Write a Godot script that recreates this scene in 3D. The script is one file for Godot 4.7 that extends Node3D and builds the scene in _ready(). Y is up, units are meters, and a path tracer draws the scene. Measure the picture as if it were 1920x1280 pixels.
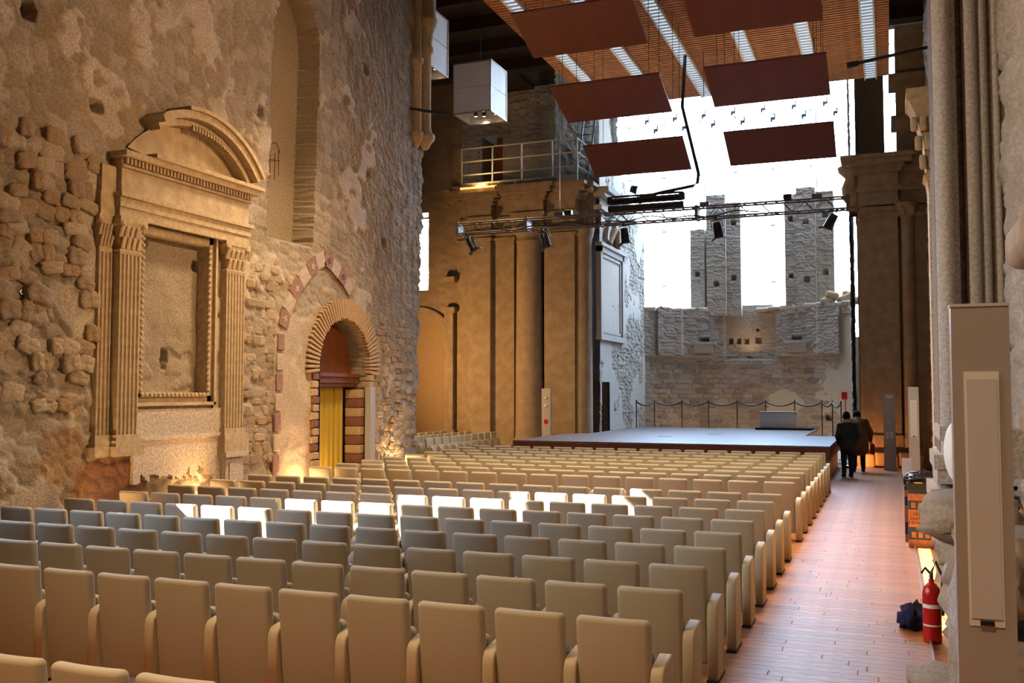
extends Node3D
# A ruined church used as an auditorium. X runs across the nave, Y up, and depth D along the nave is -Z.

const XW := -10.2      # face of the left nave wall
const DP := 31.0       # front of the crossing piers
var M := {}
var rng := RandomNumberGenerator.new()
var counts := {}

# ---------------------------------------------------------------- helpers
func P(x: float, y: float, d: float) -> Vector3:
	return Vector3(x, y, -d)

func mb() -> SurfaceTool:
	var st := SurfaceTool.new()
	st.begin(Mesh.PRIMITIVE_TRIANGLES)
	st.set_smooth_group(-1)
	return st

func tri(st, a, b, c):
	st.add_vertex(a); st.add_vertex(b); st.add_vertex(c)

func quad(st, a, b, c, d):
	tri(st, a, b, c); tri(st, a, c, d)

func box(st, c: Vector3, s: Vector3, b := Basis.IDENTITY):
	var h := s / 2
	var v := []
	for i in 8:
		v.append(c + b * Vector3(h.x * (1 if i & 1 else -1), h.y * (1 if i & 2 else -1), h.z * (1 if i & 4 else -1)))
	for f in [[0, 2, 3, 1], [5, 7, 6, 4], [4, 6, 2, 0], [1, 3, 7, 5], [2, 6, 7, 3], [4, 0, 1, 5]]:
		quad(st, v[f[3]], v[f[2]], v[f[1]], v[f[0]])

# a box between two corners given as X, Y, D
func bx(st, x0, x1, y0, y1, d0, d1):
	box(st, P((x0 + x1) / 2.0, (y0 + y1) / 2.0, (d0 + d1) / 2.0), Vector3(abs(x1 - x0), abs(y1 - y0), abs(d1 - d0)))

func loft(st, rings: Array, caps := true, smooth := true):
	st.set_smooth_group(1 if smooth else -1)
	var n: int = rings[0].size()
	for i in rings.size() - 1:
		var a = rings[i]
		var b = rings[i + 1]
		for k in n:
			var k2 := (k + 1) % n
			quad(st, a[k], a[k2], b[k2], b[k])
	st.set_smooth_group(-1)
	if caps:
		for e in [0, rings.size() - 1]:
			var r = rings[e]
			var c := Vector3.ZERO
			for p in r: c += p
			c /= n
			for k in n:
				if e == 0: tri(st, c, r[(k + 1) % n], r[k])
				else: tri(st, c, r[k], r[(k + 1) % n])

# box with rounded edges, lofted along x; bend pushes the ends of x towards +z
func pillow(st, c: Vector3, s: Vector3, r: float, b := Basis.IDENTITY, bend := 0.0, lean := 0.0):
	var h := s / 2
	var xs := []
	for i in 5: xs.append([-h.x + r - r * cos(PI / 2 * i / 4.0), r - r * sin(PI / 2 * i / 4.0)])
	for i in range(1, 4): xs.append([lerpf(-h.x + r, h.x - r, i / 4.0), 0.0])
	for i in 5: xs.append([h.x - r + r * sin(PI / 2 * i / 4.0), r - r * cos(PI / 2 * i / 4.0)])
	var rings := []
	for e in xs:
		var ring := PackedVector3Array()
		for q in 4:
			var cy: float = (h.y - r) * (1 if q < 2 else -1)
			var cz: float = (h.z - r) * (1 if q == 0 or q == 3 else -1)
			for i in 4:
				var a := (PI / 2) * (i / 3.0) + PI / 2 * q
				var rr: float = max(r - e[1], 0.0005)
				var y: float = cy + sin(a) * rr
				var z: float = cz + cos(a) * rr
				z += bend * pow(e[0] / h.x, 2) + lean * y
				ring.append(c + b * Vector3(e[0], y, z))
		rings.append(ring)
	loft(st, rings)

func lathe(st, prof: Array, at: Vector3, seg := 20, a0 := 0.0, a1 := TAU):
	st.set_smooth_group(1)
	for i in prof.size() - 1:
		for k in seg:
			var t0 := a0 + (a1 - a0) * k / seg
			var t1 := a0 + (a1 - a0) * (k + 1) / seg
			var f := func(p, t): return at + Vector3(p[0] * cos(t), p[1], p[0] * sin(t))
			quad(st, f.call(prof[i], t0), f.call(prof[i + 1], t0), f.call(prof[i + 1], t1), f.call(prof[i], t1))
	st.set_smooth_group(-1)

func tube(st, pts: Array, r: float, seg := 6):
	var rings := []
	for i in pts.size():
		var d: Vector3 = (pts[min(i + 1, pts.size() - 1)] - pts[max(i - 1, 0)]).normalized()
		var u := d.cross(Vector3.UP if abs(d.y) < 0.9 else Vector3.RIGHT).normalized()
		var w := d.cross(u)
		var ring := PackedVector3Array()
		for k in seg: ring.append(pts[i] + (u * cos(TAU * k / seg) + w * sin(TAU * k / seg)) * r)
		rings.append(ring)
	loft(st, rings)

# plan polygon (X, D) raised from y0 to y1
func prism_y(st, poly: Array, y0: float, y1: float):
	var rings := []
	for y in [y0, y1]:
		var ring := PackedVector3Array()
		for p in poly: ring.append(P(p[0], y, p[1]))
		rings.append(ring)
	loft(st, rings, false, false)
	var pv := PackedVector2Array()
	for p in poly: pv.append(Vector2(p[0], p[1]))
	var t := Geometry2D.triangulate_polygon(pv)
	for i in range(0, t.size(), 3):
		for y in [y0, y1]:
			tri(st, P(poly[t[i]][0], y, poly[t[i]][1]), P(poly[t[i + 1]][0], y, poly[t[i + 1]][1]), P(poly[t[i + 2]][0], y, poly[t[i + 2]][1]))

func numbered(called: String) -> String:
	counts[called] = counts.get(called, -1) + 1
	return called if counts[called] == 0 else "%s_%03d" % [called, counts[called]]

func origin(n) -> Vector3:
	return Vector3.ZERO if n == self else n.position + origin(n.get_parent())

# commit world-space geometry as one mesh; a mesh of its own axes when local
func obj(called: String, st, mat, parent = self, local := false) -> MeshInstance3D:
	var o := MeshInstance3D.new()
	if st is SurfaceTool:
		st.generate_normals()
		o.mesh = st.commit()
	else:
		o.mesh = st
	o.material_override = mat
	o.name = numbered(called) if parent == self else called
	parent.add_child(o, true)
	if parent != self and not local: o.position = -origin(parent)
	return o

func tag(o, label := "", category := "", group := "", kind := ""):
	if label: o.set_meta("label", label)
	if category: o.set_meta("category", category)
	if group: o.set_meta("group", group)
	if kind: o.set_meta("kind", kind)
	return o

func thing(called, label, category, at := Vector3.ZERO, group := "") -> Node3D:
	var o := Node3D.new()
	o.name = numbered(called)
	add_child(o)
	o.position = at
	return tag(o, label, category, group)

func struct(called, st, mat, label := "", parent = self):
	var o = obj(called, st, mat, parent)
	if parent == self: tag(o, label, "", "", "structure")
	return o

func sroot(called, label := "", at := Vector3.ZERO) -> Node3D:
	var o := Node3D.new()
	o.name = called
	add_child(o)
	o.position = at
	return tag(o, label, "", "", "structure")

func noise(kind, freq, seed_ := 1, oct := 4) -> FastNoiseLite:
	var n := FastNoiseLite.new()
	n.noise_type = kind
	n.frequency = freq
	n.seed = seed_
	n.fractal_octaves = oct
	return n

func grain_tex(n: FastNoiseLite, lo: Color, hi: Color, size := 512, stretch := 1) -> ImageTexture:
	var src := n.get_seamless_image(size, size)
	var im := Image.create(size, size, true, Image.FORMAT_RGB8)
	for y in size:
		for x in size:
			im.set_pixel(x, y, lo.lerp(hi, src.get_pixel(x, (y * stretch) % size).r))
	im.generate_mipmaps()
	return ImageTexture.create_from_image(im)

func bump_tex(n: FastNoiseLite, size := 512) -> ImageTexture:
	var im := n.get_seamless_image(size, size)
	im.convert(Image.FORMAT_RGB8)
	im.bump_map_to_normal_map(5.0)
	return ImageTexture.create_from_image(im)

func mat(c: Color, rough := 0.9, metal := 0.0, tex = null, sc := 1.0, nrm = null, ns := 1.0) -> StandardMaterial3D:
	var m := StandardMaterial3D.new()
	m.albedo_color = c
	m.roughness = rough
	m.metallic = metal
	m.cull_mode = BaseMaterial3D.CULL_DISABLED
	if tex or nrm:
		m.uv1_triplanar = true
		m.uv1_world_triplanar = true
		m.uv1_scale = Vector3.ONE * sc
	if tex: m.albedo_texture = tex
	if nrm:
		m.normal_enabled = true
		m.normal_texture = nrm
		m.normal_scale = ns
	return m

func vcol(m: StandardMaterial3D) -> StandardMaterial3D:
	var c: StandardMaterial3D = m.duplicate()
	c.vertex_color_use_as_albedo = true
	return c

# a relief surface over (u, v): at(u, v, h) gives the point, relief(u, v) -> [height, colour], skip(u, v) leaves a hole
func relief(u0, u1, v0, v1, step, at: Callable, rel: Callable, skip = null) -> ArrayMesh:
	var nu := int(ceil((u1 - u0) / step)) + 1
	var nv := int(ceil((v1 - v0) / step)) + 1
	var vs := PackedVector3Array(); var cs := PackedColorArray(); var ns := PackedVector3Array(); var ix := PackedInt32Array()
	vs.resize(nu * nv); cs.resize(nu * nv); ns.resize(nu * nv)
	for j in nv:
		for i in nu:
			var u: float = lerpf(u0, u1, i / float(nu - 1))
			var v: float = lerpf(v0, v1, j / float(nv - 1))
			var r = rel.call(u, v)
			vs[j * nu + i] = at.call(u, v, r[0])
			cs[j * nu + i] = r[1]
	for j in nv:
		for i in nu:
			var a := vs[j * nu + max(i - 1, 0)] - vs[j * nu + min(i + 1, nu - 1)]
			var b := vs[max(j - 1, 0) * nu + i] - vs[min(j + 1, nv - 1) * nu + i]
			ns[j * nu + i] = a.cross(b).normalized()
	for j in nv - 1:
		for i in nu - 1:
			if skip and skip.call(lerpf(u0, u1, (i + 0.5) / (nu - 1)), lerpf(v0, v1, (j + 0.5) / (nv - 1))): continue
			var k := j * nu + i
			ix.append_array(PackedInt32Array([k, k + nu, k + 1, k + 1, k + nu, k + nu + 1]))
	var arr := []
	arr.resize(Mesh.ARRAY_MAX)
	arr[Mesh.ARRAY_VERTEX] = vs; arr[Mesh.ARRAY_NORMAL] = ns; arr[Mesh.ARRAY_COLOR] = cs; arr[Mesh.ARRAY_INDEX] = ix
	var me := ArrayMesh.new()
	me.add_surface_from_arrays(Mesh.PRIMITIVE_TRIANGLES, arr)
	return me

var n_cell: FastNoiseLite
var n_val: FastNoiseLite
var n_low: FastNoiseLite
var n_mid: FastNoiseLite
var n_fine: FastNoiseLite

# rubble masonry: [joint 0..1 (1 = face of a stone), value of the stone]
func rubble(u: float, v: float, w: float, h: float) -> Array:
	var wu := u + 0.2 * w * n_mid.get_noise_2d(u * 3, v * 3)
	var wv := v + 0.22 * h * n_mid.get_noise_2d(u * 3 + 90, v * 3)
	var f := n_cell.get_noise_2d(wu / w, wv / h)      # distance2 - distance, -1..1
	return [smoothstep(-1.0, -0.72, f), n_val.get_noise_2d(wu / w, wv / h)]

# unit stones with chipped, chamfered edges; scaled to size where they are laid
var stones := []
func make_stones():
	for k in 8:
		var st := mb()
		var j := func(s): return rng.randf_range(-s, s)
		var a := []   # back ring, shoulder ring, face ring
		for ring in [[0.5, 0.0], [0.5, 0.62], [0.36, 1.0]]:
			var r := []
			for c in [[-1, -1], [0, -1.05], [1, -1], [1.04, 0], [1, 1], [0, 1.05], [-1, 1], [-1.04, 0]]:
				var corner: bool = abs(c[0]) + abs(c[1]) > 1.5
				var s: float = ring[0] * (0.9 if corner else 1.0)
				r.append(Vector3(c[0] * s + j.call(0.045), c[1] * s + j.call(0.045), ring[1] + j.call(0.08)))
			a.append(PackedVector3Array(r))
		loft(st, a, true, false)
		st.generate_normals()
		stones.append(st.commit())

func stone(parent, at: Vector3, b: Basis, w, h, depth, m, called := "stone"):
	var o := MeshInstance3D.new()
	o.mesh = stones[rng.randi() % stones.size()]
	o.material_override = m
	o.name = called
	parent.add_child(o, true)
	o.transform = Transform3D(b * Basis.from_scale(Vector3(w, h, depth)), at - origin(parent))
	return o

var rocks := []
func make_rocks():
	for k in 5:
		var n := noise(FastNoiseLite.TYPE_SIMPLEX_SMOOTH, 1.1, 60 + k, 4)
		var st := mb()
		var rings := []
		for i in 13:
			var th: float = lerpf(0.02, PI - 0.02, i / 12.0)
			var ring := PackedVector3Array()
			for q in 18:
				var ph := TAU * q / 18
				var v := Vector3(sin(th) * cos(ph), sin(th) * sin(ph), cos(th))
				var m: float = pow(pow(abs(v.x), 7.0) + pow(abs(v.y), 7.0) + pow(abs(v.z), 7.0), -1.0 / 7.0)
				v *= m * 0.5 * (1.0 + 0.34 * n.get_noise_3dv(v * 1.8))
				ring.append(v)
			rings.append(ring)
		loft(st, rings)
		st.generate_normals()
		rocks.append(st.commit())

func ordinal(k: int) -> String:
	return ["first", "second", "third", "fourth", "fifth", "sixth", "seventh", "eighth", "ninth", "tenth", "eleventh", "twelfth", "thirteenth", "fourteenth", "fifteenth", "sixteenth", "seventeenth", "eighteenth"][k]

func spot(at: Vector3, to: Vector3, energy: float, col: Color, angle := 45.0, size := 0.1, parent = self):
	var s := SpotLight3D.new()
	s.name = "lamp_beam"
	s.light_energy = energy
	s.light_color = col
	s.spot_angle = angle
	s.spot_range = 60
	s.spot_attenuation = 2
	s.light_size = size
	s.shadow_enabled = true
	parent.add_child(s, true)
	s.position = at - origin(parent)
	s.basis = Basis.looking_at(to - at, Vector3.UP if abs((to - at).normalized().y) < 0.95 else Vector3.RIGHT)
	return s

const WARM := Color(1.0, 0.78, 0.52)

# ---------------------------------------------------------------- scene
func _ready():
	rng.seed = 11
	camera_and_sky()
	materials()
	make_stones()
	make_rocks()
	floor_and_shell()
	left_wall()
	altar_surround()
	doorway()
	crossing_left()
	chancel()
	crossing_right()
	right_wall()
	ceiling()
	stage()
	hung_things()
	seats()
	columns_and_clutter()
	people()

func camera_and_sky():
	var cam := Camera3D.new()
	cam.name = "camera"
	cam.position = Vector3(0, 2.26, 0)
	cam.rotation_degrees = Vector3(2.989, 21.44, 0)
	cam.fov = 39.14
	cam.far = 300
	add_child(cam)
	cam.current = true
	var sm := ProceduralSkyMaterial.new()
	sm.sky_top_color = Color(0.72, 0.84, 1.0)
	sm.sky_horizon_color = Color(0.9, 0.96, 1.0)
	sm.ground_bottom_color = Color(0.35, 0.34, 0.32)
	sm.ground_horizon_color = Color(0.6, 0.6, 0.6)
	sm.sky_energy_multiplier = 4.0
	sm.ground_energy_multiplier = 1.6
	var sky := Sky.new()
	sky.sky_material = sm
	var env := Environment.new()
	env.background_mode = Environment.BG_SKY
	env.sky = sky
	env.tonemap_mode = Environment.TONE_MAPPER_LINEAR
	env.tonemap_exposure = 1.25
	env.sdfgi_enabled = true
	env.ssao_enabled = true
	env.ssil_enabled = true
	var we := WorldEnvironment.new()
	we.name = "world"
	we.environment = env
	add_child(we)
	# sun: enters by a tall window of the left nave wall just outside the frame and falls on the seats
	var sun := DirectionalLight3D.new()
	sun.name = "sun"
	sun.light_energy = 15.0
	sun.light_color = Color(1, 0.99, 0.97)
	sun.light_angular_distance = 0.6
	sun.shadow_enabled = true
	add_child(sun)
	sun.basis = Basis.looking_at(Vector3(0.655, -0.574, -0.491))

func materials():
	n_cell = noise(FastNoiseLite.TYPE_CELLULAR, 1.0, 5)
	n_cell.fractal_type = FastNoiseLite.FRACTAL_NONE
	n_cell.cellular_return_type = FastNoiseLite.RETURN_DISTANCE2_SUB
	n_cell.cellular_jitter = 0.62
	n_val = n_cell.duplicate()
	n_val.cellular_return_type = FastNoiseLite.RETURN_CELL_VALUE
	n_low = noise(FastNoiseLite.TYPE_SIMPLEX_SMOOTH, 0.28, 21)
	n_mid = noise(FastNoiseLite.TYPE_SIMPLEX_SMOOTH, 1.0, 22)
	n_fine = noise(FastNoiseLite.TYPE_SIMPLEX_SMOOTH, 3.2, 23, 3)
	var g1 := noise(FastNoiseLite.TYPE_SIMPLEX, 0.035, 31, 6)
	var g2 := noise(FastNoiseLite.TYPE_SIMPLEX_SMOOTH, 0.012, 32, 5)
	var grit := grain_tex(g1, Color(0.76, 0.74, 0.71), Color(1, 1, 1))
	var soft := grain_tex(g2, Color(0.81, 0.79, 0.77), Color(1, 1, 1))
	var bump := bump_tex(noise(FastNoiseLite.TYPE_SIMPLEX, 0.05, 36, 5))
	var wood := grain_tex(noise(FastNoiseLite.TYPE_SIMPLEX, 0.01, 33, 5), Color(0.72, 0.66, 0.6), Color(1, 1, 1), 512, 6)
	M.rubble = vcol(mat(Color(1, 1, 1), 0.95, 0, grit, 0.9, bump, 0.45))
	M.stones = []
	for c in [Color(0.66, 0.58, 0.47), Color(0.6, 0.52, 0.43), Color(0.7, 0.63, 0.54), Color(0.63, 0.53, 0.41), Color(0.58, 0.54, 0.48)]:
		M.stones.append(mat(c, 0.95, 0, grit, 1.3, bump, 0.8))
	M.apse_stones = []
	for c in [Color(0.63, 0.56, 0.49), Color(0.58, 0.51, 0.45), Color(0.67, 0.61, 0.54), Color(0.56, 0.5, 0.46)]:
		M.apse_stones.append(mat(c, 0.95, 0, grit, 1.3, bump, 0.7))
	M.carved = mat(Color(0.74, 0.66, 0.53), 0.9, 0, soft, 1.2, bump, 0.35)
	M.carved_grey = mat(Color(0.75, 0.72, 0.69), 0.9, 0, grit, 1.0, bump, 0.5)
	M.plaster = mat(Color(0.74, 0.66, 0.54), 0.9, 0, soft, 0.5, bump, 0.3)
	M.plaster_white = mat(Color(0.8, 0.75, 0.69), 0.92, 0, grit, 0.8, bump, 0.4)
	M.pier = mat(Color(0.63, 0.55, 0.45), 0.92, 0, soft, 0.35, bump, 0.3)
	M.motif = mat(Color(0.36, 0.25, 0.22), 0.9)
	M.brick_red = mat(Color(0.52, 0.33, 0.25), 0.95, 0, grit, 1.4, bump, 0.8)
	M.brick_pale = mat(Color(0.74, 0.62, 0.48), 0.95, 0, grit, 1.4, bump, 0.8)
	M.pink = mat(Color(0.56, 0.42, 0.38), 0.9, 0, soft, 1.4, bump, 0.4)
	M.cream_stone = mat(Color(0.7, 0.63, 0.56), 0.9, 0, soft, 1.4, bump, 0.4)
	M.boulder = mat(Color(0.68, 0.61, 0.52), 0.95, 0, grit, 1.2, bump, 0.6)
	M.shell = mat(Color(0.5, 0.44, 0.37), 0.95, 0, grit, 0.5)
	M.roof = mat(Color(0.22, 0.15, 0.1), 0.9, 0, wood, 0.5)
	M.planks = []
	for c in [Color(0.77, 0.55, 0.37), Color(0.73, 0.51, 0.34), Color(0.81, 0.59, 0.41), Color(0.75, 0.56, 0.39), Color(0.78, 0.54, 0.35)]:
		var pm := mat(c, 0.46, 0, wood, 0.9)
		pm.metallic_specular = 0.3
		M.planks.append(pm)
	M.floor_gap = mat(Color(0.24, 0.15, 0.09), 0.7)
	M.fabric = mat(Color(0.69, 0.65, 0.56), 0.85, 0, grain_tex(noise(FastNoiseLite.TYPE_SIMPLEX, 0.12, 35, 2), Color(0.9, 0.89, 0.88), Color(1, 1, 1), 256), 3.0)
	M.fabric.rim_enabled = true
	M.fabric.rim = 0.3
	M.arm = mat(Color(0.73, 0.68, 0.57), 0.6)
	M.dark = mat(Color(0.07, 0.065, 0.06), 0.6)
	M.black = mat(Color(0.03, 0.03, 0.035), 0.45)
	M.stage_top = mat(Color(0.42, 0.36, 0.34), 0.5, 0, wood, 0.7)
	M.stage_side = mat(Color(0.42, 0.2, 0.11), 0.5, 0, wood, 0.9)
	M.stage_panel = mat(Color(0.72, 0.52, 0.33), 0.5, 0, wood, 0.9)
	M.reflector = mat(Color(0.41, 0.19, 0.13), 0.45, 0, wood, 0.5)
	M.slat = mat(Color(0.86, 0.64, 0.45), 0.6, 0, wood, 0.7)
	M.alu = mat(Color(0.72, 0.72, 0.73), 0.35, 0.85)
	M.truss = mat(Color(0.42, 0.37, 0.34), 0.5, 0.4)
	M.steel = mat(Color(0.6, 0.58, 0.56), 0.4, 0.5)
	M.grille = mat(Color(0.78, 0.78, 0.79), 0.6, 0.1)
	M.column = mat(Color(0.68, 0.66, 0.64), 0.42, 0.2)
	M.white = mat(Color(0.86, 0.86, 0.84), 0.5)
	M.rail = mat(Color(0.8, 0.78, 0.72), 0.5)
	M.glass = mat(Color(0.85, 0.97, 1.0, 0.06), 0.03)
	M.glass.transparency = BaseMaterial3D.TRANSPARENCY_ALPHA
	M.glass_fin = mat(Color(0.4, 0.7, 0.72, 0.75), 0.05)
	M.glass_fin.transparency = BaseMaterial3D.TRANSPARENCY_ALPHA
	M.lantern = mat(Color(0.9, 0.91, 0.92), 0.5)
	M.lantern.backlight_enabled = true
	M.lantern.backlight = Color(0.3, 0.3, 0.3)
	M.bulb = mat(Color(1, 0.9, 0.7), 0.4)
	M.bulb.emission_enabled = true
	M.bulb.emission = Color(1, 0.82, 0.55)
	M.bulb.emission_energy_multiplier = 6.0
	M.led = mat(Color(1, 0.85, 0.55), 0.4)
	M.led.emission_enabled = true
	M.led.emission = Color(1, 0.72, 0.35)
	M.led.emission_energy_multiplier = 3.0
	M.curtain = mat(Color(0.62, 0.52, 0.14), 0.8)
	M.wood_brown = mat(Color(0.5, 0.28, 0.12), 0.55, 0, wood, 1.0)
	M.red = mat(Color(0.68, 0.05, 0.05), 0.3)
	M.cardboard = mat(Color(0.68, 0.42, 0.25), 0.85, 0, soft, 1.5)
	M.blue_print = mat(Color(0.12, 0.2, 0.3), 0.8)

# ---------------------------------------------------------------- floor and the shell out of view
func floor_and_shell():
	var fl := sroot("floor", "reddish wooden plank floor of the hall")
	var st := mb()
	bx(st, -19, 3, -0.3, -0.022, -6, 33)
	obj("subfloor", st, M.floor_gap, fl)
	# planks run across the nave; those of the open aisle are single pieces, the rest one surface
	var pw := 0.13
	var rest := mb()
	var unit := mb()
	pillow_plank(unit)
	unit.generate_normals()
	var um := unit.commit()
	var made := 0
	for r in int(34.0 / pw):
		var d := -2.0 + r * pw
		var x := -1.75 + rng.randf_range(-0.5, 0.3)
		if d > 31.3: break
		bx(rest, -10.2 if d < 20.6 else -17.9, x - 0.003, -0.022, 0.0, d, d + pw - 0.004)
		while x < 0.9:
			var l := rng.randf_range(0.9, 1.7)
			var x1: float = min(x + l, 0.95)
			if d > 5.0 and made < 290:
				var o := MeshInstance3D.new()
				o.mesh = um
				o.material_override = M.planks[rng.randi() % 5]
				o.name = "plank"
				fl.add_child(o, true)
				o.transform = Transform3D(Basis.from_scale(Vector3(x1 - x - 0.002, 0.022, pw - 0.002)), P((x + x1) / 2, -0.011, d + pw / 2))
				made += 1
			else:
				bx(rest, x, x1 - 0.004, -0.022, 0.0, d, d + pw - 0.004)
			x = x1
	tag(obj("far_planks", rest, M.planks[0], fl), "", "", "", "stuff")
	# shell: roof, rear wall, transept ends; the left wall behind the camera with its tall window
	st = mb()
	bx(st, -10.7, 3.5, 13.6, 14.0, -6, 19.4); bx(st, -19, 3.5, 13.6, 14.0, 19.4, 31.5)
	bx(st, -12.6, 3.5, 15.6, 16.0, 31.5, 37.5); bx(st, -19, 3.5, 14.0, 16.0, 31.1, 31.5); bx(st, -19, -12.2, 13.6, 14.0, 31.5, 35.2)
	struct("ceiling_roof", st, M.roof, "dark timber roof above the hall")
	st = mb()
	bx(st, -12.6, -12.2, 0, 15.6, 35.0, 42.0); bx(st, -12.6, -12.2, 13.8, 15.6, 31.5, 35.0); bx(st, 2.0, 2.4, 0, 15.6, 33.0, 42.0); bx(st, -12.2, 2.0, 0, 4.5, 41.6, 42.0)
	struct("wall_chancel_blocker", st, M.shell, "unseen outer walls added to keep side sky out of the chancel")  # unseen walls, added to block sky from the sides
	st = mb()
	for k in 12: bx(st, -10.6 if 9.0 + k * 1.9 < 19.5 else -18.5, 1.4, 13.2, 13.6, 9.0 + k * 1.9, 9.25 + k * 1.9)
	struct("trim_1", st, M.roof, "dark roof beams")
	st = mb()
	bx(st, -19, 3.5, 0, 13.8, -6.6, -6)
	struct("wall_rear", st, M.shell, "plain stone wall at the back of the hall")
	st = mb()
	bx(st, -18.6, -18, 0, 13.8, 20, 33)
	struct("wall_transept", st, M.shell, "end wall of the side arm")
	st = mb()
	bx(st, -18.6, XW - 1.0, 0, 13.8, 19.4, 19.9)
	struct("wall_transept_near", st, M.shell, "near wall of the side arm")
	st = mb()
	var w0 := 6.75
	var w1 := 8.4
	bx(st, XW - 0.35, XW, 0, 13.8, -6, w0)
	bx(st, XW - 0.35, XW, 0, 2.7, w0, w1)
	bx(st, XW - 0.35, XW, 7.2, 13.8, w0, w1)
	struct("wall_left_rear", st, M.shell, "stone wall with a tall window")

func pillow_plank(st):
	var h := 0.5
	var b := 0.012
	var lo := PackedVector3Array([Vector3(-h, -h, -h), Vector3(h, -h, -h), Vector3(h, -h, h), Vector3(-h, -h, h)])
	var mid := PackedVector3Array([Vector3(-h, 0.35, -h), Vector3(h, 0.35, -h), Vector3(h, 0.35, h), Vector3(-h, 0.35, h)])
	var k := h - 0.003
	var top := PackedVector3Array([Vector3(-k, h, -h + b), Vector3(k, h, -h + b), Vector3(k, h, h - b), Vector3(-k, h, h - b)])
	loft(st, [lo, mid, top], true, false)

# ---------------------------------------------------------------- left nave wall
func in_arch(d, y, d0, d1, y0, ys) -> bool:
	if d < d0 or d > d1 or y < y0: return false
	if y < ys: return true
	var c: float = (d0 + d1) / 2
	var r: float = (d1 - d0) / 2
	return (d - c) * (d - c) + (y - ys) * (y - ys) < r * r

func in_lancet(d, y) -> bool:
	var d0: float = lerpf(14.1, 14.25, (y - 5.0) / 4.0)
	var d1: float = lerpf(15.52, 15.68, (y - 5.0) / 4.0)
	if y < 5.03 or d < d0 or d > d1: return false
	if y < 8.75: return true
	var w: float = (d1 - d0) * 1.0
	var r := w * 0.95
	return Vector2(d - (d0 + r), y - 8.75).length() < r and Vector2(d - (d1 - r), y - 8.75).length() < r

func wall_edge(y: float) -> float:
	return 19.98 + 0.045 * y + 0.16 * n_mid.get_noise_2d(y * 2.2, 7.0) + (0.1 * n_fine.get_noise_2d(y, 3.0))

var HOLES := [[8.98, 7.16, 0.2, 0.25], [13.87, 7.13, 0.12, 0.22], [17.58, 6.87, 0.16, 0.2], [17.48, 9.07, 0.14, 0.2], [13.56, 2.16, 0.12, 0.2], [11.06, 4.23, 0.16, 0.18], [11.22, 4.45, 0.14, 0.12], [11.72, 2.74, 0.1, 0.26], [12.4, 4.25, 0.14, 0.16], [16.7, 8.2, 0.12, 0.14], [18.3, 5.5, 0.13, 0.16], [10.1, 6.2, 0.2, 0.14]]

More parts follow.
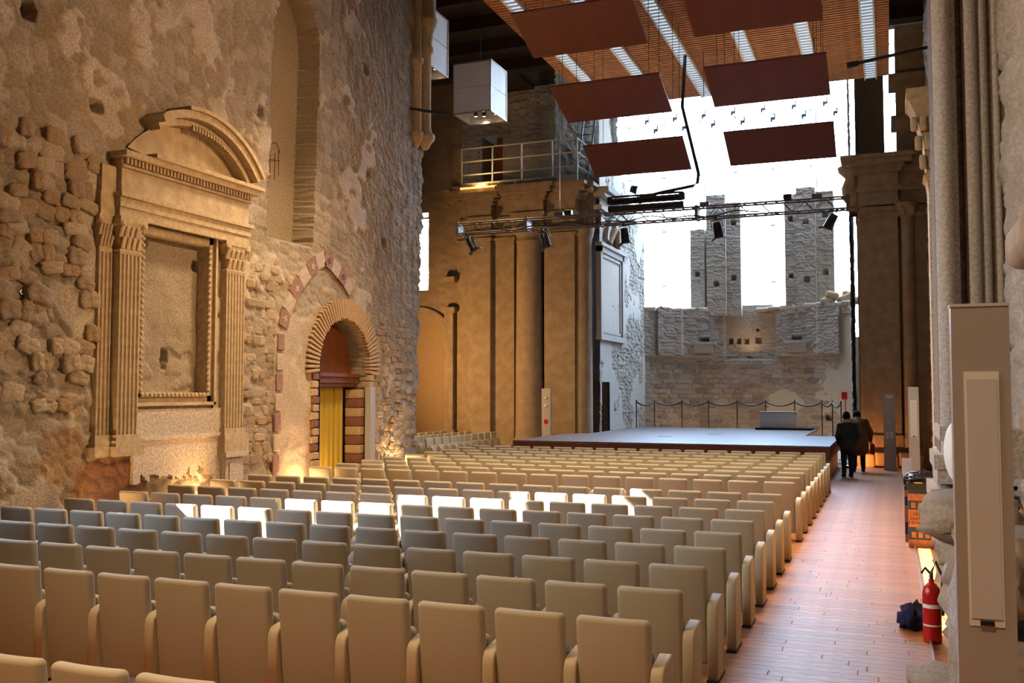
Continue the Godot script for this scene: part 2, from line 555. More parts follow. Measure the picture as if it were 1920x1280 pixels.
func left_relief(d: float, y: float) -> Array:
	var low := n_low.get_noise_2d(d * 1.3, y * 1.3)
	var mid := n_mid.get_noise_2d(d * 1.1, y * 1.1)
	var fine := n_fine.get_noise_2d(d, y)
	var right := smoothstep(16.5, 19.0, d)
	var r := rubble(d, y, lerpf(0.34, 0.26, right), lerpf(0.2, 0.13, right))
	var rough := 1.0
	if d < 10.1: rough = 1.0 + 1.5 * smoothstep(6.2, 5.0, y) * smoothstep(1.6, 2.4, y)
	var h: float = rough * (0.02 * r[0] + 0.014 * r[1]) + 0.014 * mid + 0.007 * fine
	var c := Color(0.3, 0.235, 0.165).lerp(Color(0.28, 0.245, 0.205), right)
	c = c.lerp(Color(0.5, 0.42, 0.33), clampf(0.5 + 0.6 * r[1], 0, 1) * 0.55)
	c = c.lerp(Color(0.36, 0.31, 0.25), (1.0 - r[0]) * 0.6)
	# remains of plaster, in sheets with an edge of their own
	var pl: float = low * 1.2 + mid * 0.5 + 0.25 * fine
	var want := 0.32 - 0.25 * smoothstep(6.0, 8.0, y) * smoothstep(13.5, 11.0, d) + 0.25 * right
	if d > 9.75 and d < 10.2 and y > 1.6 and y < 5.3: want = -0.3
	var p := smoothstep(want, want + 0.09, pl)
	h = lerpf(h, 0.045 + 0.005 * fine, p)
	c = c.lerp(Color(0.56, 0.46, 0.35).lerp(Color(0.47, 0.41, 0.345), clampf(mid + 0.4, 0, 1)), p * 0.9)
	var stain := smoothstep(0.1, 0.5, n_low.get_noise_2d(d * 2.6 + 70, y * 1.1))
	c = c.lerp(Color(0.2, 0.16, 0.12), stain * 0.4)
	# brick-red patch under the altar, ochre and grey stains low on the left
	var low_red := smoothstep(0.15, 0.0, Vector2((d - 10.6) / 0.65, (y - 0.95) / 0.55).length() - 0.9 + 0.25 * mid)
	c = c.lerp(Color(0.24, 0.1, 0.045), low_red * 0.85)
	var ochre := smoothstep(0.1, 0.45, n_mid.get_noise_2d(d * 0.7 + 40, y * 0.9)) * smoothstep(3.0, 1.8, y) * smoothstep(10.6, 9.8, d)
	c = c.lerp(Color(0.38, 0.2, 0.07), ochre * 0.6)
	if in_lancet(d, y):
		return [-0.42 + 0.004 * fine, Color(0.36, 0.29, 0.2).lerp(Color(0.42, 0.34, 0.24), clampf(0.5 + low, 0, 1))]
	if in_lancet(d - 0.05, y): c = Color(0.39, 0.315, 0.22)
	if in_arch(d, y, 15.71, 17.6, -1, 2.75): return [-0.5, Color(0.3, 0.22, 0.14)]
	if d > 10.96 and d < 12.5 and y > 2.2 and y < 4.62:      # back of the altar niche
		h = -0.13 + 0.02 * r[1] * (0.4 + 0.6 * smoothstep(3.4, 2.6, y)) + 0.02 * mid
		c = Color(0.4, 0.33, 0.25).lerp(Color(0.3, 0.24, 0.18), clampf(0.5 + mid, 0, 1) * 0.7)
	elif d > 10.2 and d < 13.3 and y > 0.9 and y < 6.2:
		h = minf(h, 0.05)
	if d > 14.35 and d < 15.75 and y < 3.6 and y > 0.5:      # pale render beside the doorway
		h = lerpf(h, 0.04 + 0.012 * fine + 0.01 * mid, 0.8)
		c = c.lerp(Color(0.52, 0.43, 0.34), 0.55)
	for q in HOLES:
		if abs(d - q[0]) < q[2] * 0.5 + 0.03 * mid and abs(y - q[1]) < q[3] * 0.5 + 0.03 * fine: h -= 0.2
	return [h, c * (1.0 + 0.1 * fine)]

func left_wall():
	var w := sroot("wall_left", "rough rubble stone nave wall with plaster remains", P(XW, 0, 14))
	var at := func(u, v, h):
		var d: float = 8.35 + (u - 8.35) / (20.3 - 8.35) * (wall_edge(v) - 8.35)
		return P(XW + h - 0.25 * smoothstep(20.3 - 0.18, 20.3, u), v, d)
	var me := relief(8.35, 20.3, 0, 13.7, 0.036, at, func(u, v): return left_relief(8.35 + (u - 8.35) / (20.3 - 8.35) * (wall_edge(v) - 8.35), v))
	obj("masonry", me, M.rubble, w)
	var st := mb()
	bx(st, XW - 1.4, XW - 1.0, 0, 13.8, 8.3, 20.0)
	obj("core", st, M.shell, w)
	st = mb()   # ragged end of the wall towards the side arm
	for k in 46:
		var y := k * 0.3
		bx(st, XW - 1.1, XW - 0.1 + rng.randf_range(-0.06, 0.03), y, y + 0.3, 19.7, wall_edge(y + 0.15) + rng.randf_range(-0.12, 0.02))
	obj("broken_end", st, M.shell, w)
	# single stones that stand proud of the wall
	var face := Basis(Vector3(0, 0, -1), Vector3.UP, Vector3(1, 0, 0))
	for z in [[8.5, 10.0, 2.0, 5.6, 0.24, 0.19, 130], [13.45, 14.3, 1.0, 4.6, 0.24, 0.16, 60], [17.85, 19.7, 0.9, 5.2, 0.24, 0.13, 100]]:
		var made := 0
		var y: float = z[2]
		while y < z[3] and made < z[6]:
			var hh: float = z[5] * rng.randf_range(0.75, 1.25)
			var d: float = z[0] + rng.randf_range(0, 0.15)
			while d < z[1] and made < z[6]:
				var ww: float = z[4] * rng.randf_range(0.6, 1.4)
				if rng.randf() < 0.62:
					var base: float = left_relief(d + ww / 2, y + hh / 2)[0]
					var b := face.rotated(Vector3.RIGHT, rng.randf_range(-0.12, 0.12))
					stone(w, P(XW + base - 0.04, y + hh / 2, d + ww / 2), b, ww * 0.92, hh * 0.9, rng.randf_range(0.05, 0.075) * (1.35 if z[0] < 9 else 0.9), M.stones[rng.randi() % 4])
					if z[0] < 9:
						var so: MeshInstance3D = w.get_child(w.get_child_count() - 1)
						so.mesh = rocks[rng.randi() % 5]
						so.transform = Transform3D(b * Basis(Vector3.BACK, rng.randf_range(-0.25, 0.25)) * Basis.from_scale(Vector3(ww * 1.1, hh * 1.1, 0.16)), P(XW + base - 0.02, y + hh / 2, d + ww / 2) - w.position)
					made += 1
				d += ww
			y += hh
	# faint red chalk drawing on the plaster of the blind window
	st = mb()
	for l in [[[14.55, 6.2], [14.55, 6.75]], [[14.7, 6.2], [14.7, 6.7]], [[14.82, 6.3], [14.82, 6.8]], [[14.5, 6.55], [14.85, 6.6]], [[14.5, 6.7], [14.6, 6.88], [14.75, 6.92], [14.86, 6.75]]]:
		var ps := []
		for q in l: ps.append(P(XW - 0.415, q[1], q[0] + 0.2))
		tube(st, ps, 0.008, 5)
	obj("chalk_drawing", st, mat(Color(0.42, 0.16, 0.13), 0.9), w)
	# colonnette and corbel left standing on the broken end
	st = mb()
	lathe(st, [[0.02, 7.95], [0.1, 8.0], [0.16, 8.12], [0.24, 8.2], [0.25, 8.32], [0.17, 8.38], [0.15, 8.5], [0.15, 10.25], [0.2, 10.32], [0.2, 10.42], [0.16, 10.5], [0.19, 10.75], [0.28, 11.0], [0.3, 11.1], [0.26, 11.15], [0.24, 12.2]], P(XW + 0.06, 0, 20.15), 14)
	var cl = obj("wall_colonnette", st, M.carved)
	tag(cl, "broken stone colonnette on a corbel at the end of the rubble wall", "colonnette")
	st = mb()
	lathe(st, [[0.13, 8.3], [0.13, 9.9], [0.17, 9.95], [0.17, 10.05], [0.13, 10.1], [0.13, 12.6]], P(XW + 0.02, 0, 19.78), 12)
	lathe(st, [[0.02, 7.9], [0.12, 8.05], [0.18, 8.2], [0.18, 8.3]], P(XW + 0.02, 0, 19.78), 12)
	obj("second_shaft", st, M.carved, w)
	st = mb()
	box(st, P(XW + 0.5, 8.68, 19.55), Vector3(1.0, 0.05, 0.05), Basis(Vector3.UP, 0.9))
	tag(obj("iron_bar", st, M.black), "thin dark iron bar sticking out high on the rubble wall", "bar")
	# warm floor lights that wash the wall, hidden behind the rows
	for d in [9.6, 12.2, 14.9, 18.6]:
		var t := thing("floor_uplight", "small floor uplight at the foot of the rubble wall, %s" % {9.6: "before the carved altar", 12.2: "under the carved altar", 14.9: "before the arched doorway", 18.6: "beyond the arched doorway"}[d], "uplight", P(-9.98, 0, d + 0.12), "uplights along the rubble wall")
		st = mb()
		lathe(st, [[0.0, 0.0], [0.07, 0.0], [0.075, 0.09], [0.06, 0.1]], P(-9.98, 0, d + 0.12), 12)
		obj("housing", st, M.black, t)
		st = mb()
		lathe(st, [[0.06, 0.095], [0.0, 0.097]], P(-9.98, 0, d + 0.12), 12)
		obj("lens", st, M.bulb, t)
		spot(P(-9.96, 0.13, d + 0.12), P(XW + 0.02, 4.5, d + 0.5), 9.0, WARM, 62, 0.1, t)

# boxes on the left wall: depth along the wall, height, how far they stand out
func wb(st, d0, d1, y0, y1, p0, p1):
	bx(st, XW + p0, XW + p1, y0, y1, d0, d1)

func fluted(st, d0, d1, y0, y1, p, n):
	var poly := [[XW, d0]]
	var w: float = (d1 - d0) / (n + 0.3)
	for k in n:
		var a: float = d0 + w * (k + 0.3)
		poly.append_array([[XW + p, a - w * 0.25], [XW + p, a], [XW + p - 0.022, a + w * 0.12], [XW + p - 0.03, a + w * 0.35], [XW + p - 0.022, a + w * 0.58], [XW + p, a + w * 0.7]])
	poly.append_array([[XW + p, d1], [XW, d1]])
	prism_y(st, poly, y0, y1)

func capital(st, d0, d1, y0, y1, p):
	var c: float = (d0 + d1) / 2
	var hw: float = (d1 - d0) / 2
	var rings := []
	for e in [[0.0, 0.92], [0.1, 1.02], [0.14, 0.92], [0.6, 0.98], [0.85, 1.25], [0.88, 1.32], [1.0, 1.32]]:
		var y: float = lerpf(y0, y1, e[0])
		rings.append(PackedVector3Array([P(XW, y, c - hw * e[1]), P(XW + p * e[1], y, c - hw * e[1]), P(XW + p * e[1], y, c + hw * e[1]), P(XW, y, c + hw * e[1])]))
	loft(st, rings, true, false)
	for row in 2:
		for k in 4:
			var d: float = lerpf(d0, d1, (k + (0.5 if row == 0 else 0.1)) / 4.0)
			var y: float = lerpf(y0, y1, 0.3 + 0.3 * row)
			pillow(st, P(XW + p * 1.02, y, d), Vector3(hw * 0.36, (y1 - y0) * 0.34, 0.05), 0.018, Basis(Vector3.UP, PI / 2) * Basis(Vector3.RIGHT, 0.3))
	for s in [-1, 1]:
		lathe(st, [[0.0, -0.03], [0.05, -0.03], [0.05, 0.03], [0.0, 0.03]], P(XW + p * 1.2, lerpf(y0, y1, 0.8), c + s * hw * 1.05), 8)

func altar_surround():
	var t := thing("altar_surround", "carved stone altar surround with fluted pilasters and curved pediment on the rubble wall", "altar", P(XW, 0.9, 11.75))
	var st := mb()
	for a in [[10.16, 10.4, 0.1, 3], [10.44, 10.84, 0.2, 5], [12.82, 13.3, 0.16, 6]]:
		st = mb()
		fluted(st, a[0], a[1], 1.66, 4.2, a[2], a[3])
		obj("pilaster", st, M.carved, t)
		st = mb()
		capital(st, a[0], a[1], 4.2, 4.72, a[2])
		obj("capital", st, M.carved, t)
		st = mb()
		var lo: float = 1.36 if a[0] < 12 else 1.28
		for e in [[1.58, 1.66, 0.03], [1.5, 1.58, 0.05], [lo, 1.5, 0.07]]: wb(st, a[0] - e[2], a[1] + e[2], e[0], e[1], -0.1, a[2] + e[2])
		obj("pilaster_base", st, M.carved, t)
	st = mb()
	wb(st, 12.84, 13.3, 0.55, 1.2, -0.1, 0.18); wb(st, 12.78, 13.36, 1.2, 1.28, -0.1, 0.24); wb(st, 12.92, 13.2, 0.65, 1.1, 0.1, 0.2)
	obj("pedestal", st, M.plaster_white, t)
	# entablature: architrave, frieze, cornice with its dentils
	st = mb()
	wb(st, 10.42, 13.34, 4.72, 4.86, -0.1, 0.2); wb(st, 10.4, 13.36, 4.86, 5.0, -0.1, 0.225); wb(st, 10.38, 13.38, 5.0, 5.06, -0.1, 0.27)
	wb(st, 10.14, 10.44, 4.72, 5.04, -0.1, 0.13)
	obj("architrave", st, M.carved, t)
	st = mb()
	wb(st, 10.44, 13.32, 5.06, 5.42, -0.1, 0.2); wb(st, 10.16, 10.46, 5.04, 5.42, -0.1, 0.12)
	obj("frieze", st, M.plaster, t)
	st = mb()
	wb(st, 10.42, 13.36, 5.42, 5.46, -0.1, 0.24); wb(st, 10.42, 13.36, 5.46, 5.56, -0.1, 0.22); wb(st, 10.36, 13.44, 5.56, 5.64, -0.1, 0.36); wb(st, 10.9, 13.48, 5.64, 5.7, -0.1, 0.41)
	obj("cornice", st, M.carved, t)
	var dent := mb()
	box(dent, Vector3.ZERO, Vector3(0.07, 0.085, 0.042))
	dent.generate_normals()
	var dm := dent.commit()
	for k in 39:
		var o := MeshInstance3D.new()
		o.mesh = dm; o.material_override = M.carved; o.name = "dentil"
		t.add_child(o, true)
		o.position = P(XW + 0.25, 5.51, 10.47 + k * 0.0735) - t.position
	# segmental pediment: a curved band with dentils, broken off on the left
	var cy := 4.72
	var cd := 11.93
	for e in [[1.62, 1.72, 0.26, "band"], [1.72, 1.84, 0.4, "band"], [1.84, 1.9, 0.45, "band"]]:
		st = mb()
		var rings := []
		var a_end: float = -0.52 if e[0] < 1.8 else -0.2
		for k in 29:
			var a: float = lerpf(0.92, a_end, k / 28.0)
			var dr := 0.0 if k < 24 else 0.02 * n_fine.get_noise_2d(k * 1.7, e[0])
			var pts := PackedVector3Array()
			for q in [[e[0], -0.1], [e[1] + dr, -0.1], [e[1] + dr, e[2]], [e[0], e[2]]]:
				pts.append(P(XW + q[1], cy + q[0] * cos(a), cd + q[0] * sin(a)))
			rings.append(pts)
		loft(st, rings, true, false)
		obj("pediment_band", st, M.carved, t)
	for k in 24:
		var a := lerpf(0.9, -0.08, k / 23.0)
		var o := MeshInstance3D.new()
		o.mesh = dm; o.material_override = M.carved; o.name = "dentil"
		t.add_child(o, true)
		o.position = P(XW + 0.27, cy + 1.6 * cos(a), cd + 1.6 * sin(a)) - t.position
		o.rotation.x = a
	st = mb()
	var poly := PackedVector3Array()
	for k in 21:
		var a := lerpf(0.88, -0.88, k / 20.0)
		poly.append(P(XW + 0.08, maxf(cy + 1.64 * cos(a), 5.66), cd + 1.64 * sin(a)))
	for k in 20: tri(st, P(XW + 0.08, 5.64, cd), poly[k], poly[k + 1])
	obj("tympanum", st, M.plaster, t)
	# picture frame of the niche, with a beaded inner edge
	st = mb()
	var f := func(m, p0, p1, wdt):
		wb(st, 10.96 - m, 10.96 - m + wdt, 2.2 - m, 4.62 + m, p0, p1); wb(st, 12.5 + m - wdt, 12.5 + m, 2.2 - m, 4.62 + m, p0, p1)
		wb(st, 10.96 - m, 12.5 + m, 4.62 + m - wdt, 4.62 + m, p0, p1); wb(st, 10.96 - m, 12.5 + m, 2.2 - m, 2.2 - m + wdt, p0, p1)
	f.call(0.02, -0.2, 0.1, 0.06); f.call(0.1, -0.1, 0.06, 0.09); f.call(0.15, -0.1, 0.12, 0.05); f.call(0.2, -0.1, 0.03, 0.06)
	obj("niche_frame", st, M.carved, t)
	st = mb()
	for k in 26:
		for d in [10.99, 12.47]: lathe(st, [[0.0, -0.035], [0.03, -0.02], [0.034, 0.0], [0.03, 0.02], [0.0, 0.035]], P(XW + 0.1, 2.28 + k * 0.092, d), 6)
	for k in 17: lathe(st, [[0.0, -0.03], [0.03, -0.02], [0.034, 0.0], [0.03, 0.02], [0.0, 0.03]], P(XW + 0.1, 2.22, 11.02 + k * 0.09), 6)
	tag(obj("beading", st, M.carved, t), "", "", "", "stuff")
	st = mb()   # dado below: pale plaster with a ragged lower edge
	for k in 40:
		var d := 10.9 + k * 0.048
		var y0: float = 0.92 + 0.3 * abs(n_mid.get_noise_2d(d * 2.2, 3.0)) + 0.25 * smoothstep(0.16, 0.0, abs(d - 12.35)) - 0.2 * smoothstep(12.4, 12.9, d)
		wb(st, d, d + 0.049, y0, 2.0, -0.1, 0.085)
	wb(st, 10.88, 12.82, 1.55, 1.6, 0.0, 0.12)
	obj("dado", st, M.plaster_white, t)

func doorway():
	# pointed arch of painted voussoirs over the doorway
	var pts := [[14.56, 3.42], [14.66, 3.72], [14.85, 4.02], [15.1, 4.3], [15.36, 4.53], [15.62, 4.72], [15.92, 4.85], [16.2, 4.76], [16.46, 4.62], [16.7, 4.48], [16.92, 4.3]]
	var t := thing("painted_arch", "pointed arch band of alternating pink and white painted stones above the doorway", "arch", P(XW, 3.4, 15.9))
	for k in pts.size() - 1:
		var a := Vector2(pts[k][0], pts[k][1])
		var b := Vector2(pts[k + 1][0], pts[k + 1][1])
		var dir := (b - a).normalized()
		var nn := Vector2(-dir.y, dir.x) * 0.14
		var st := mb()
		var ring := func(p, s): return PackedVector3Array([P(XW - 0.05, a.lerp(b, s).y - nn.y, a.lerp(b, s).x - nn.x), P(XW + p, a.lerp(b, s).y - nn.y, a.lerp(b, s).x - nn.x), P(XW + p, a.lerp(b, s).y + nn.y, a.lerp(b, s).x + nn.x), P(XW - 0.05, a.lerp(b, s).y + nn.y, a.lerp(b, s).x + nn.x)])
		loft(st, [ring.call(0.05, 0.0), ring.call(0.06, 0.04), ring.call(0.06, 0.96), ring.call(0.05, 1.0)], true, false)
		var o = obj("voussoir", st, M.pink if k % 2 == 0 else M.cream_stone, t)
		if k % 2 == 0:
			st = mb()
			var c := a.lerp(b, 0.5)
			for q in [[0.0, 0.0], [0.045, 0.0], [-0.045, 0.0], [0.0, 0.045], [0.0, -0.045]]:
				var cc: Vector2 = c + dir * q[0] + nn.normalized() * q[1]
				box(st, P(XW + 0.061, cc.y, cc.x), Vector3(0.012, 0.045, 0.045), Basis(Vector3.RIGHT, 0.78))
			obj("painted_cross", st, M.cream_stone if k < 6 else M.motif, o)
	for k in 7:
		var st := mb()
		pillow(st, P(XW - 0.03, 3.15 - k * 0.36, 14.5 - 0.02 * k), Vector3(0.2, 0.3, 0.2), 0.02)
		obj("voussoir", st, M.pink if k % 2 == 0 else M.cream_stone, t)
	# ring of thin bricks round the opening
	var ringt := thing("brick_arch", "round arch of thin radial bricks framing the doorway", "arch", P(XW, 2.7, 16.65))
	var c0 := Vector2(16.655, 2.75)
	for k in 46:
		var a := lerpf(-0.12, PI + 0.12, (k + 0.5) / 46.0)
		var mid := c0 + Vector2(cos(a), sin(a)) * 1.16
		var st := mb()
		pillow(st, P(XW + 0.03, mid.y, mid.x), Vector3(0.16, 0.055, 0.4 + rng.randf_range(-0.04, 0.04)), 0.012, Basis(Vector3.RIGHT, a))
		obj("brick", st, M.brick_pale, ringt)
	for k in 13:
		for s in [[15.6, 0.2], [17.72, 0.2]]:
			var st := mb()
			pillow(st, P(XW - 0.02, 0.75 + k * 0.15, s[0] + rng.randf_range(-0.03, 0.03)), Vector3(0.22, 0.13, s[1] + rng.randf_range(-0.03, 0.05)), 0.02)
			obj("brick", st, M.brick_red if (k + int(s[0])) % 3 == 0 else M.brick_pale, ringt)
	for k in 12:   # striped right jamb inside the opening
		var st := mb()
		pillow(st, P(XW - 0.2, 0.12 + k * 0.19, 17.5), Vector3(0.36, 0.18, 0.2), 0.02)
		obj("jamb_stone", st, M.brick_red if k % 2 == 0 else M.brick_pale, ringt)
	# timber lintel and panel, curtain, dark grille
	var d := thing("timber_door_frame", "brown timber lintel with rounded panel inside the arched doorway", "door frame", P(XW - 0.5, 2.3, 16.6))
	var st := mb()
	bx(st, XW - 0.42, XW - 0.2, 2.36, 2.44, 15.74, 17.58); bx(st, XW - 0.42, XW - 0.16, 2.44, 2.56, 15.74, 17.58); bx(st, XW - 0.42, XW - 0.12, 2.56, 2.63, 15.74, 17.58)
	obj("lintel", st, M.wood_brown, d)
	st = mb()
	var rings := []
	for x in [XW - 0.44, XW - 0.36]:
		var ring := PackedVector3Array([P(x, 2.6, 17.59), P(x, 2.6, 15.72)])
		for k in 17:
			var a := PI - PI * k / 16.0
			ring.append(P(x, 2.74 + 0.93 * sin(a), 16.655 + 0.93 * cos(a)))
		rings.append(ring)
	loft(st, rings, true, false)
	obj("arched_panel", st, M.wood_brown, d)
	st = mb()
	rings = []
	for k in 41:
		var dd := lerpf(15.95, 17.35, k / 40.0)
		var off := 0.04 * sin(k * 1.25) + 0.02 * sin(k * 0.6)
		rings.append(PackedVector3Array([P(XW - 0.4 + off, 0.02, dd), P(XW - 0.37 + off, 0.02, dd), P(XW - 0.37 + off, 2.35, dd), P(XW - 0.4 + off, 2.35, dd)]))
	loft(st, rings, true, false)
	tag(obj("door_curtain", st, M.curtain), "mustard yellow curtain hanging in the arched doorway", "curtain")
	var gr := thing("metal_grille", "dark metal lattice gate folded at the doorway jamb", "grille", P(XW - 0.1, 0, 15.8))
	for k in 4:
		st = mb()
		bx(st, XW - 0.3, XW - 0.02, 0.0, 3.0, 15.74 + k * 0.05, 15.755 + k * 0.05)
		obj("bar", st, M.black, gr)
	for k in 24:
		st = mb()
		bx(st, XW - 0.05, XW - 0.03, 0.1 + k * 0.12, 0.13 + k * 0.12, 15.72, 15.92)
		obj("cross_bar", st, M.black, gr)
	spot(P(XW - 0.1, 0.1, 16.1), P(XW - 0.4, 1.8, 16.7), 2.0, WARM, 60, 0.1, d)

# ---------------------------------------------------------------- crossing, left side
func coursed(base: Color, dark: Color, w: float, h: float, depth := 0.04) -> Callable:
	return func(u, v):
		var r := rubble(u, v, w, h)
		var mid := n_mid.get_noise_2d(u * 0.8, v * 0.8)
		var fine := n_fine.get_noise_2d(u, v)
		var c := base.lerp(dark, clampf(0.5 + 0.6 * r[1] + 0.4 * mid, 0, 1) * 0.6)
		return [depth * r[0] + depth * 0.5 * r[1] + 0.3 * depth * fine, c]

func entablature(st, x0, x1, d, y, prof: Array):
	# stacked courses: [height, how far they stand out]
	for e in prof:
		bx(st, x0 - e[1], x1 + e[1], y, y + e[0], d - e[1], d + 1.2)
		y += e[0]

const ENTAB := [[0.12, 0.05], [0.3, 0.02], [0.14, 0.1], [0.42, 0.03], [0.12, 0.14], [0.1, 0.22], [0.16, 0.42], [0.12, 0.52]]

func crossing_left():
	var t := thing("crossing_pier", "warm lit compound stone pier with big round column beside the stage", "pier", P(-12, 0, DP))
	var st := mb()
	for s in [[-14.5, -13.95, 31.5], [-13.98, -13.08, 31.2], [-13.1, -12.25, 31.4], [-11.02, -9.92, 31.1]]:
		st = mb()
		bx(st, s[0], s[1], 0.5, 7.9, s[2], 33.0); bx(st, s[0] - 0.04, s[1] + 0.04, 0, 0.5, s[2] - 0.06, 33.0); bx(st, s[0] - 0.05, s[1] + 0.05, 7.62, 7.72, s[2] - 0.06, 33.0); bx(st, s[0] - 0.07, s[1] + 0.07, 7.8, 7.92, s[2] - 0.1, 33.0)
		obj("pilaster", st, M.pier if s[0] < -11.5 else M.pier, t)
	st = mb()
	bx(st, -14.4, -9.6, 2.8, 7.9, 32.0, 33.0); bx(st, -14.4, -11.2, 0, 2.8, 32.0, 33.0)
	obj("core", st, M.pier, t)
	st = mb()
	lathe(st, [[0.62, 0.0], [0.62, 0.42], [0.58, 0.46], [0.6, 0.56], [0.52, 0.64], [0.49, 0.72], [0.475, 3.0], [0.44, 7.4], [0.47, 7.44], [0.47, 7.5], [0.44, 7.53], [0.46, 7.66], [0.55, 7.8], [0.58, 7.92]], P(-11.6, 0, 31.2), 32)
	obj("column", st, M.pier, t)
	st = mb()
	lathe(st, [[0.4, 0.0], [0.4, 0.6], [0.33, 0.7], [0.31, 7.5], [0.36, 7.6], [0.42, 7.9]], P(-9.75, 0, 31.5), 24)
	obj("half_column", st, M.pier, t)
	st = mb()
	entablature(st, -14.4, -9.75, 31.6, 7.92, ENTAB); entablature(st, -13.95, -13.1, 31.25, 7.92, ENTAB); entablature(st, -12.1, -11.05, 31.0, 7.92, ENTAB); entablature(st, -10.95, -9.95, 31.2, 7.92, ENTAB)
	bx(st, -14.6, -9.4, 7.92, 9.4, 31.7, 33)
	obj("entablature", st, M.pier, t)
	st = mb()
	for k in 14:
		pillow(st, P(-14.6 + k * 0.31 + rng.randf_range(-0.04, 0.04), 9.46 + rng.randf_range(0, 0.05), 30.95), Vector3(0.3, 0.16, 0.4), 0.05)
	obj("broken_coping", st, M.pier, t)
	# stump of the chancel arch, turned towards the glass
	var aw := sroot("wall_arch_stump", "daylit stump of the lost chancel arch", P(-10, 9.4, 33.2))
	var ame := relief(0.0, 3.0, 9.4, 15.5, 0.06, func(u, v, h): return P(-10.95 + u * 0.54 + h, v, 32.0 + u * 0.84), coursed(Color(0.5, 0.45, 0.38), Color(0.34, 0.3, 0.25), 0.4, 0.15, 0.04))
	obj("masonry", ame, M.rubble, aw)
	# wall above and behind the pier, with a dark doorway onto the balcony
	var w := sroot("wall_crossing", "dark brick wall above the crossing pier", P(-13, 9, 33))
	var me := relief(-18.0, -10.75, 9.3, 13.7, 0.045, func(u, v, h): return P(u, v, 33.4 - h), coursed(Color(0.46, 0.39, 0.33), Color(0.31, 0.26, 0.22), 0.42, 0.14), func(u, v): return u > -14.35 and u < -13.5 and v < 12.0)
	obj("masonry", me, M.rubble, w)
	st = mb()
	bx(st, -18, -10.75, 9.3, 13.8, 34.6, 35.0); bx(st, -12.25, -9.2, 13.5, 15.6, 34.0, 34.4); bx(st, -14.5, -14.35, 9.3, 12, 33.4, 34.6); bx(st, -13.5, -13.35, 9.3, 12, 33.4, 34.6)
	obj("passage", st, M.shell, w)
	st = mb()
	bx(st, -13.75, -13.5, 9.4, 11.9, 33.45, 33.55)
	obj("door_leaf", st, M.wood_brown, w)
	st = mb()
	bx(st, -14.6, -9.5, 9.3, 9.42, 31.2, 33.5)
	obj("ledge", st, M.shell, w)
	# side arm: far wall with window slit, arched chapel opening
	w = sroot("wall_transept_far", "warm plastered far wall of the side arm with window", P(-16, 0, 31.6))
	me = relief(-18.0, -14.4, 0, 13.6, 0.08, func(u, v, h): return P(u, v, 31.7 - h), func(u, v):
		var r: Array = coursed(Color(0.4, 0.3, 0.2), Color(0.26, 0.18, 0.11), 0.4, 0.15, 0.03).call(u, v)
		return r if v > 5.2 else [0.02 * r[0] * 0.3, Color(0.46, 0.31, 0.17)], func(u, v): return u > -16.9 and u < -15.72 and v > 6.0 and v < 8.85)
	obj("masonry", me, M.rubble, w)
	st = mb()
	for k in 9:
		var a := lerpf(0.1, PI / 2, k / 8.0)
		pillow(st, P(-16.1 + 1.35 * cos(a), 3.9 + 1.35 * sin(a), 31.62), Vector3(0.3, 0.24, 0.16), 0.03, Basis(Vector3.BACK, a - PI / 2))
	bx(st, -14.95, -14.6, 0, 5.1, 31.35, 31.7); bx(st, -15.02, -14.5, 5.1, 5.3, 31.25, 31.7); bx(st, -15.0, -14.52, 0.0, 0.9, 31.28, 31.7); bx(st, -15.05, -14.5, 6.2, 6.4, 31.2, 31.7)
	obj("chapel_arch", st, M.pier, w)
	var lamp := thing("flood_light", "black flood light on a stand in the side arm", "flood light", P(-16.6, 0, 25.4))
	st = mb()
	bx(st, -16.75, -16.45, 2.6, 2.85, 25.3, 25.42)
	obj("head", st, M.black, lamp)
	st = mb()
	bx(st, -16.73, -16.47, 2.62, 2.83, 25.42, 25.425)
	obj("lens", st, M.bulb, lamp)
	st = mb()
	tube(st, [P(-16.6, 0, 25.36), P(-16.6, 2.65, 25.36)], 0.025); bx(st, -16.85, -16.35, 0, 0.03, 25.1, 25.6)
	obj("stand", st, M.black, lamp)
	spot(P(-16.6, 2.75, 25.5), P(-12.2, 3.9, 31), 52.0, Color(1.0, 0.78, 0.5), 52, 0.3, lamp)
	# balcony railing, bay by bay, and the caged ladder
	var bl := thing("cornice_light", "small warm light strip lying on the crossing pier cornice", "light strip", P(-13.3, 9.42, 30.85))
	st = mb()
	bx(st, -14.0, -12.6, 9.4, 9.44, 30.62, 30.68)
	obj("light_strip", st, M.led, bl)
	spot(P(-13.3, 9.5, 30.6), P(-13.2, 9.75, 31.2), 1.6, WARM, 75, 0.1, bl)
	var rl := thing("balcony_railing", "cream steel balcony railing on top of the crossing pier", "railing", P(-12, 9.4, 31.3))
	for x in [-14.2, -13.0, -11.9, -10.75, -9.85]:
		st = mb()
		bx(st, x - 0.025, x + 0.025, 9.5, 11.0, 31.18, 31.23)
		obj("post", st, M.rail, rl)
	for y in [10.02, 10.5, 10.98]:
		st = mb()
		bx(st, -14.2, -9.85, y - 0.02, y + 0.02, 31.18, 31.22); bx(st, -9.87, -9.83, y - 0.02, y + 0.02, 31.2, 32.6)
		obj("rail", st, M.rail, rl)
	st = mb()
	bx(st, -14.2, -9.85, 9.5, 9.72, 31.17, 31.2)
	obj("kick_plate", st, M.rail, rl)
	var ld := thing("ladder", "steel ladder with safety hoops leaning above the balcony", "ladder", P(-10, 9.5, 32))
	for s in [0.0, 0.42]:
		st = mb()
		tube(st, [P(-10.15 + s, 9.4, 31.9), P(-9.75 + s, 13.3, 32.3)], 0.03)
		obj("stringer", st, M.alu, ld)
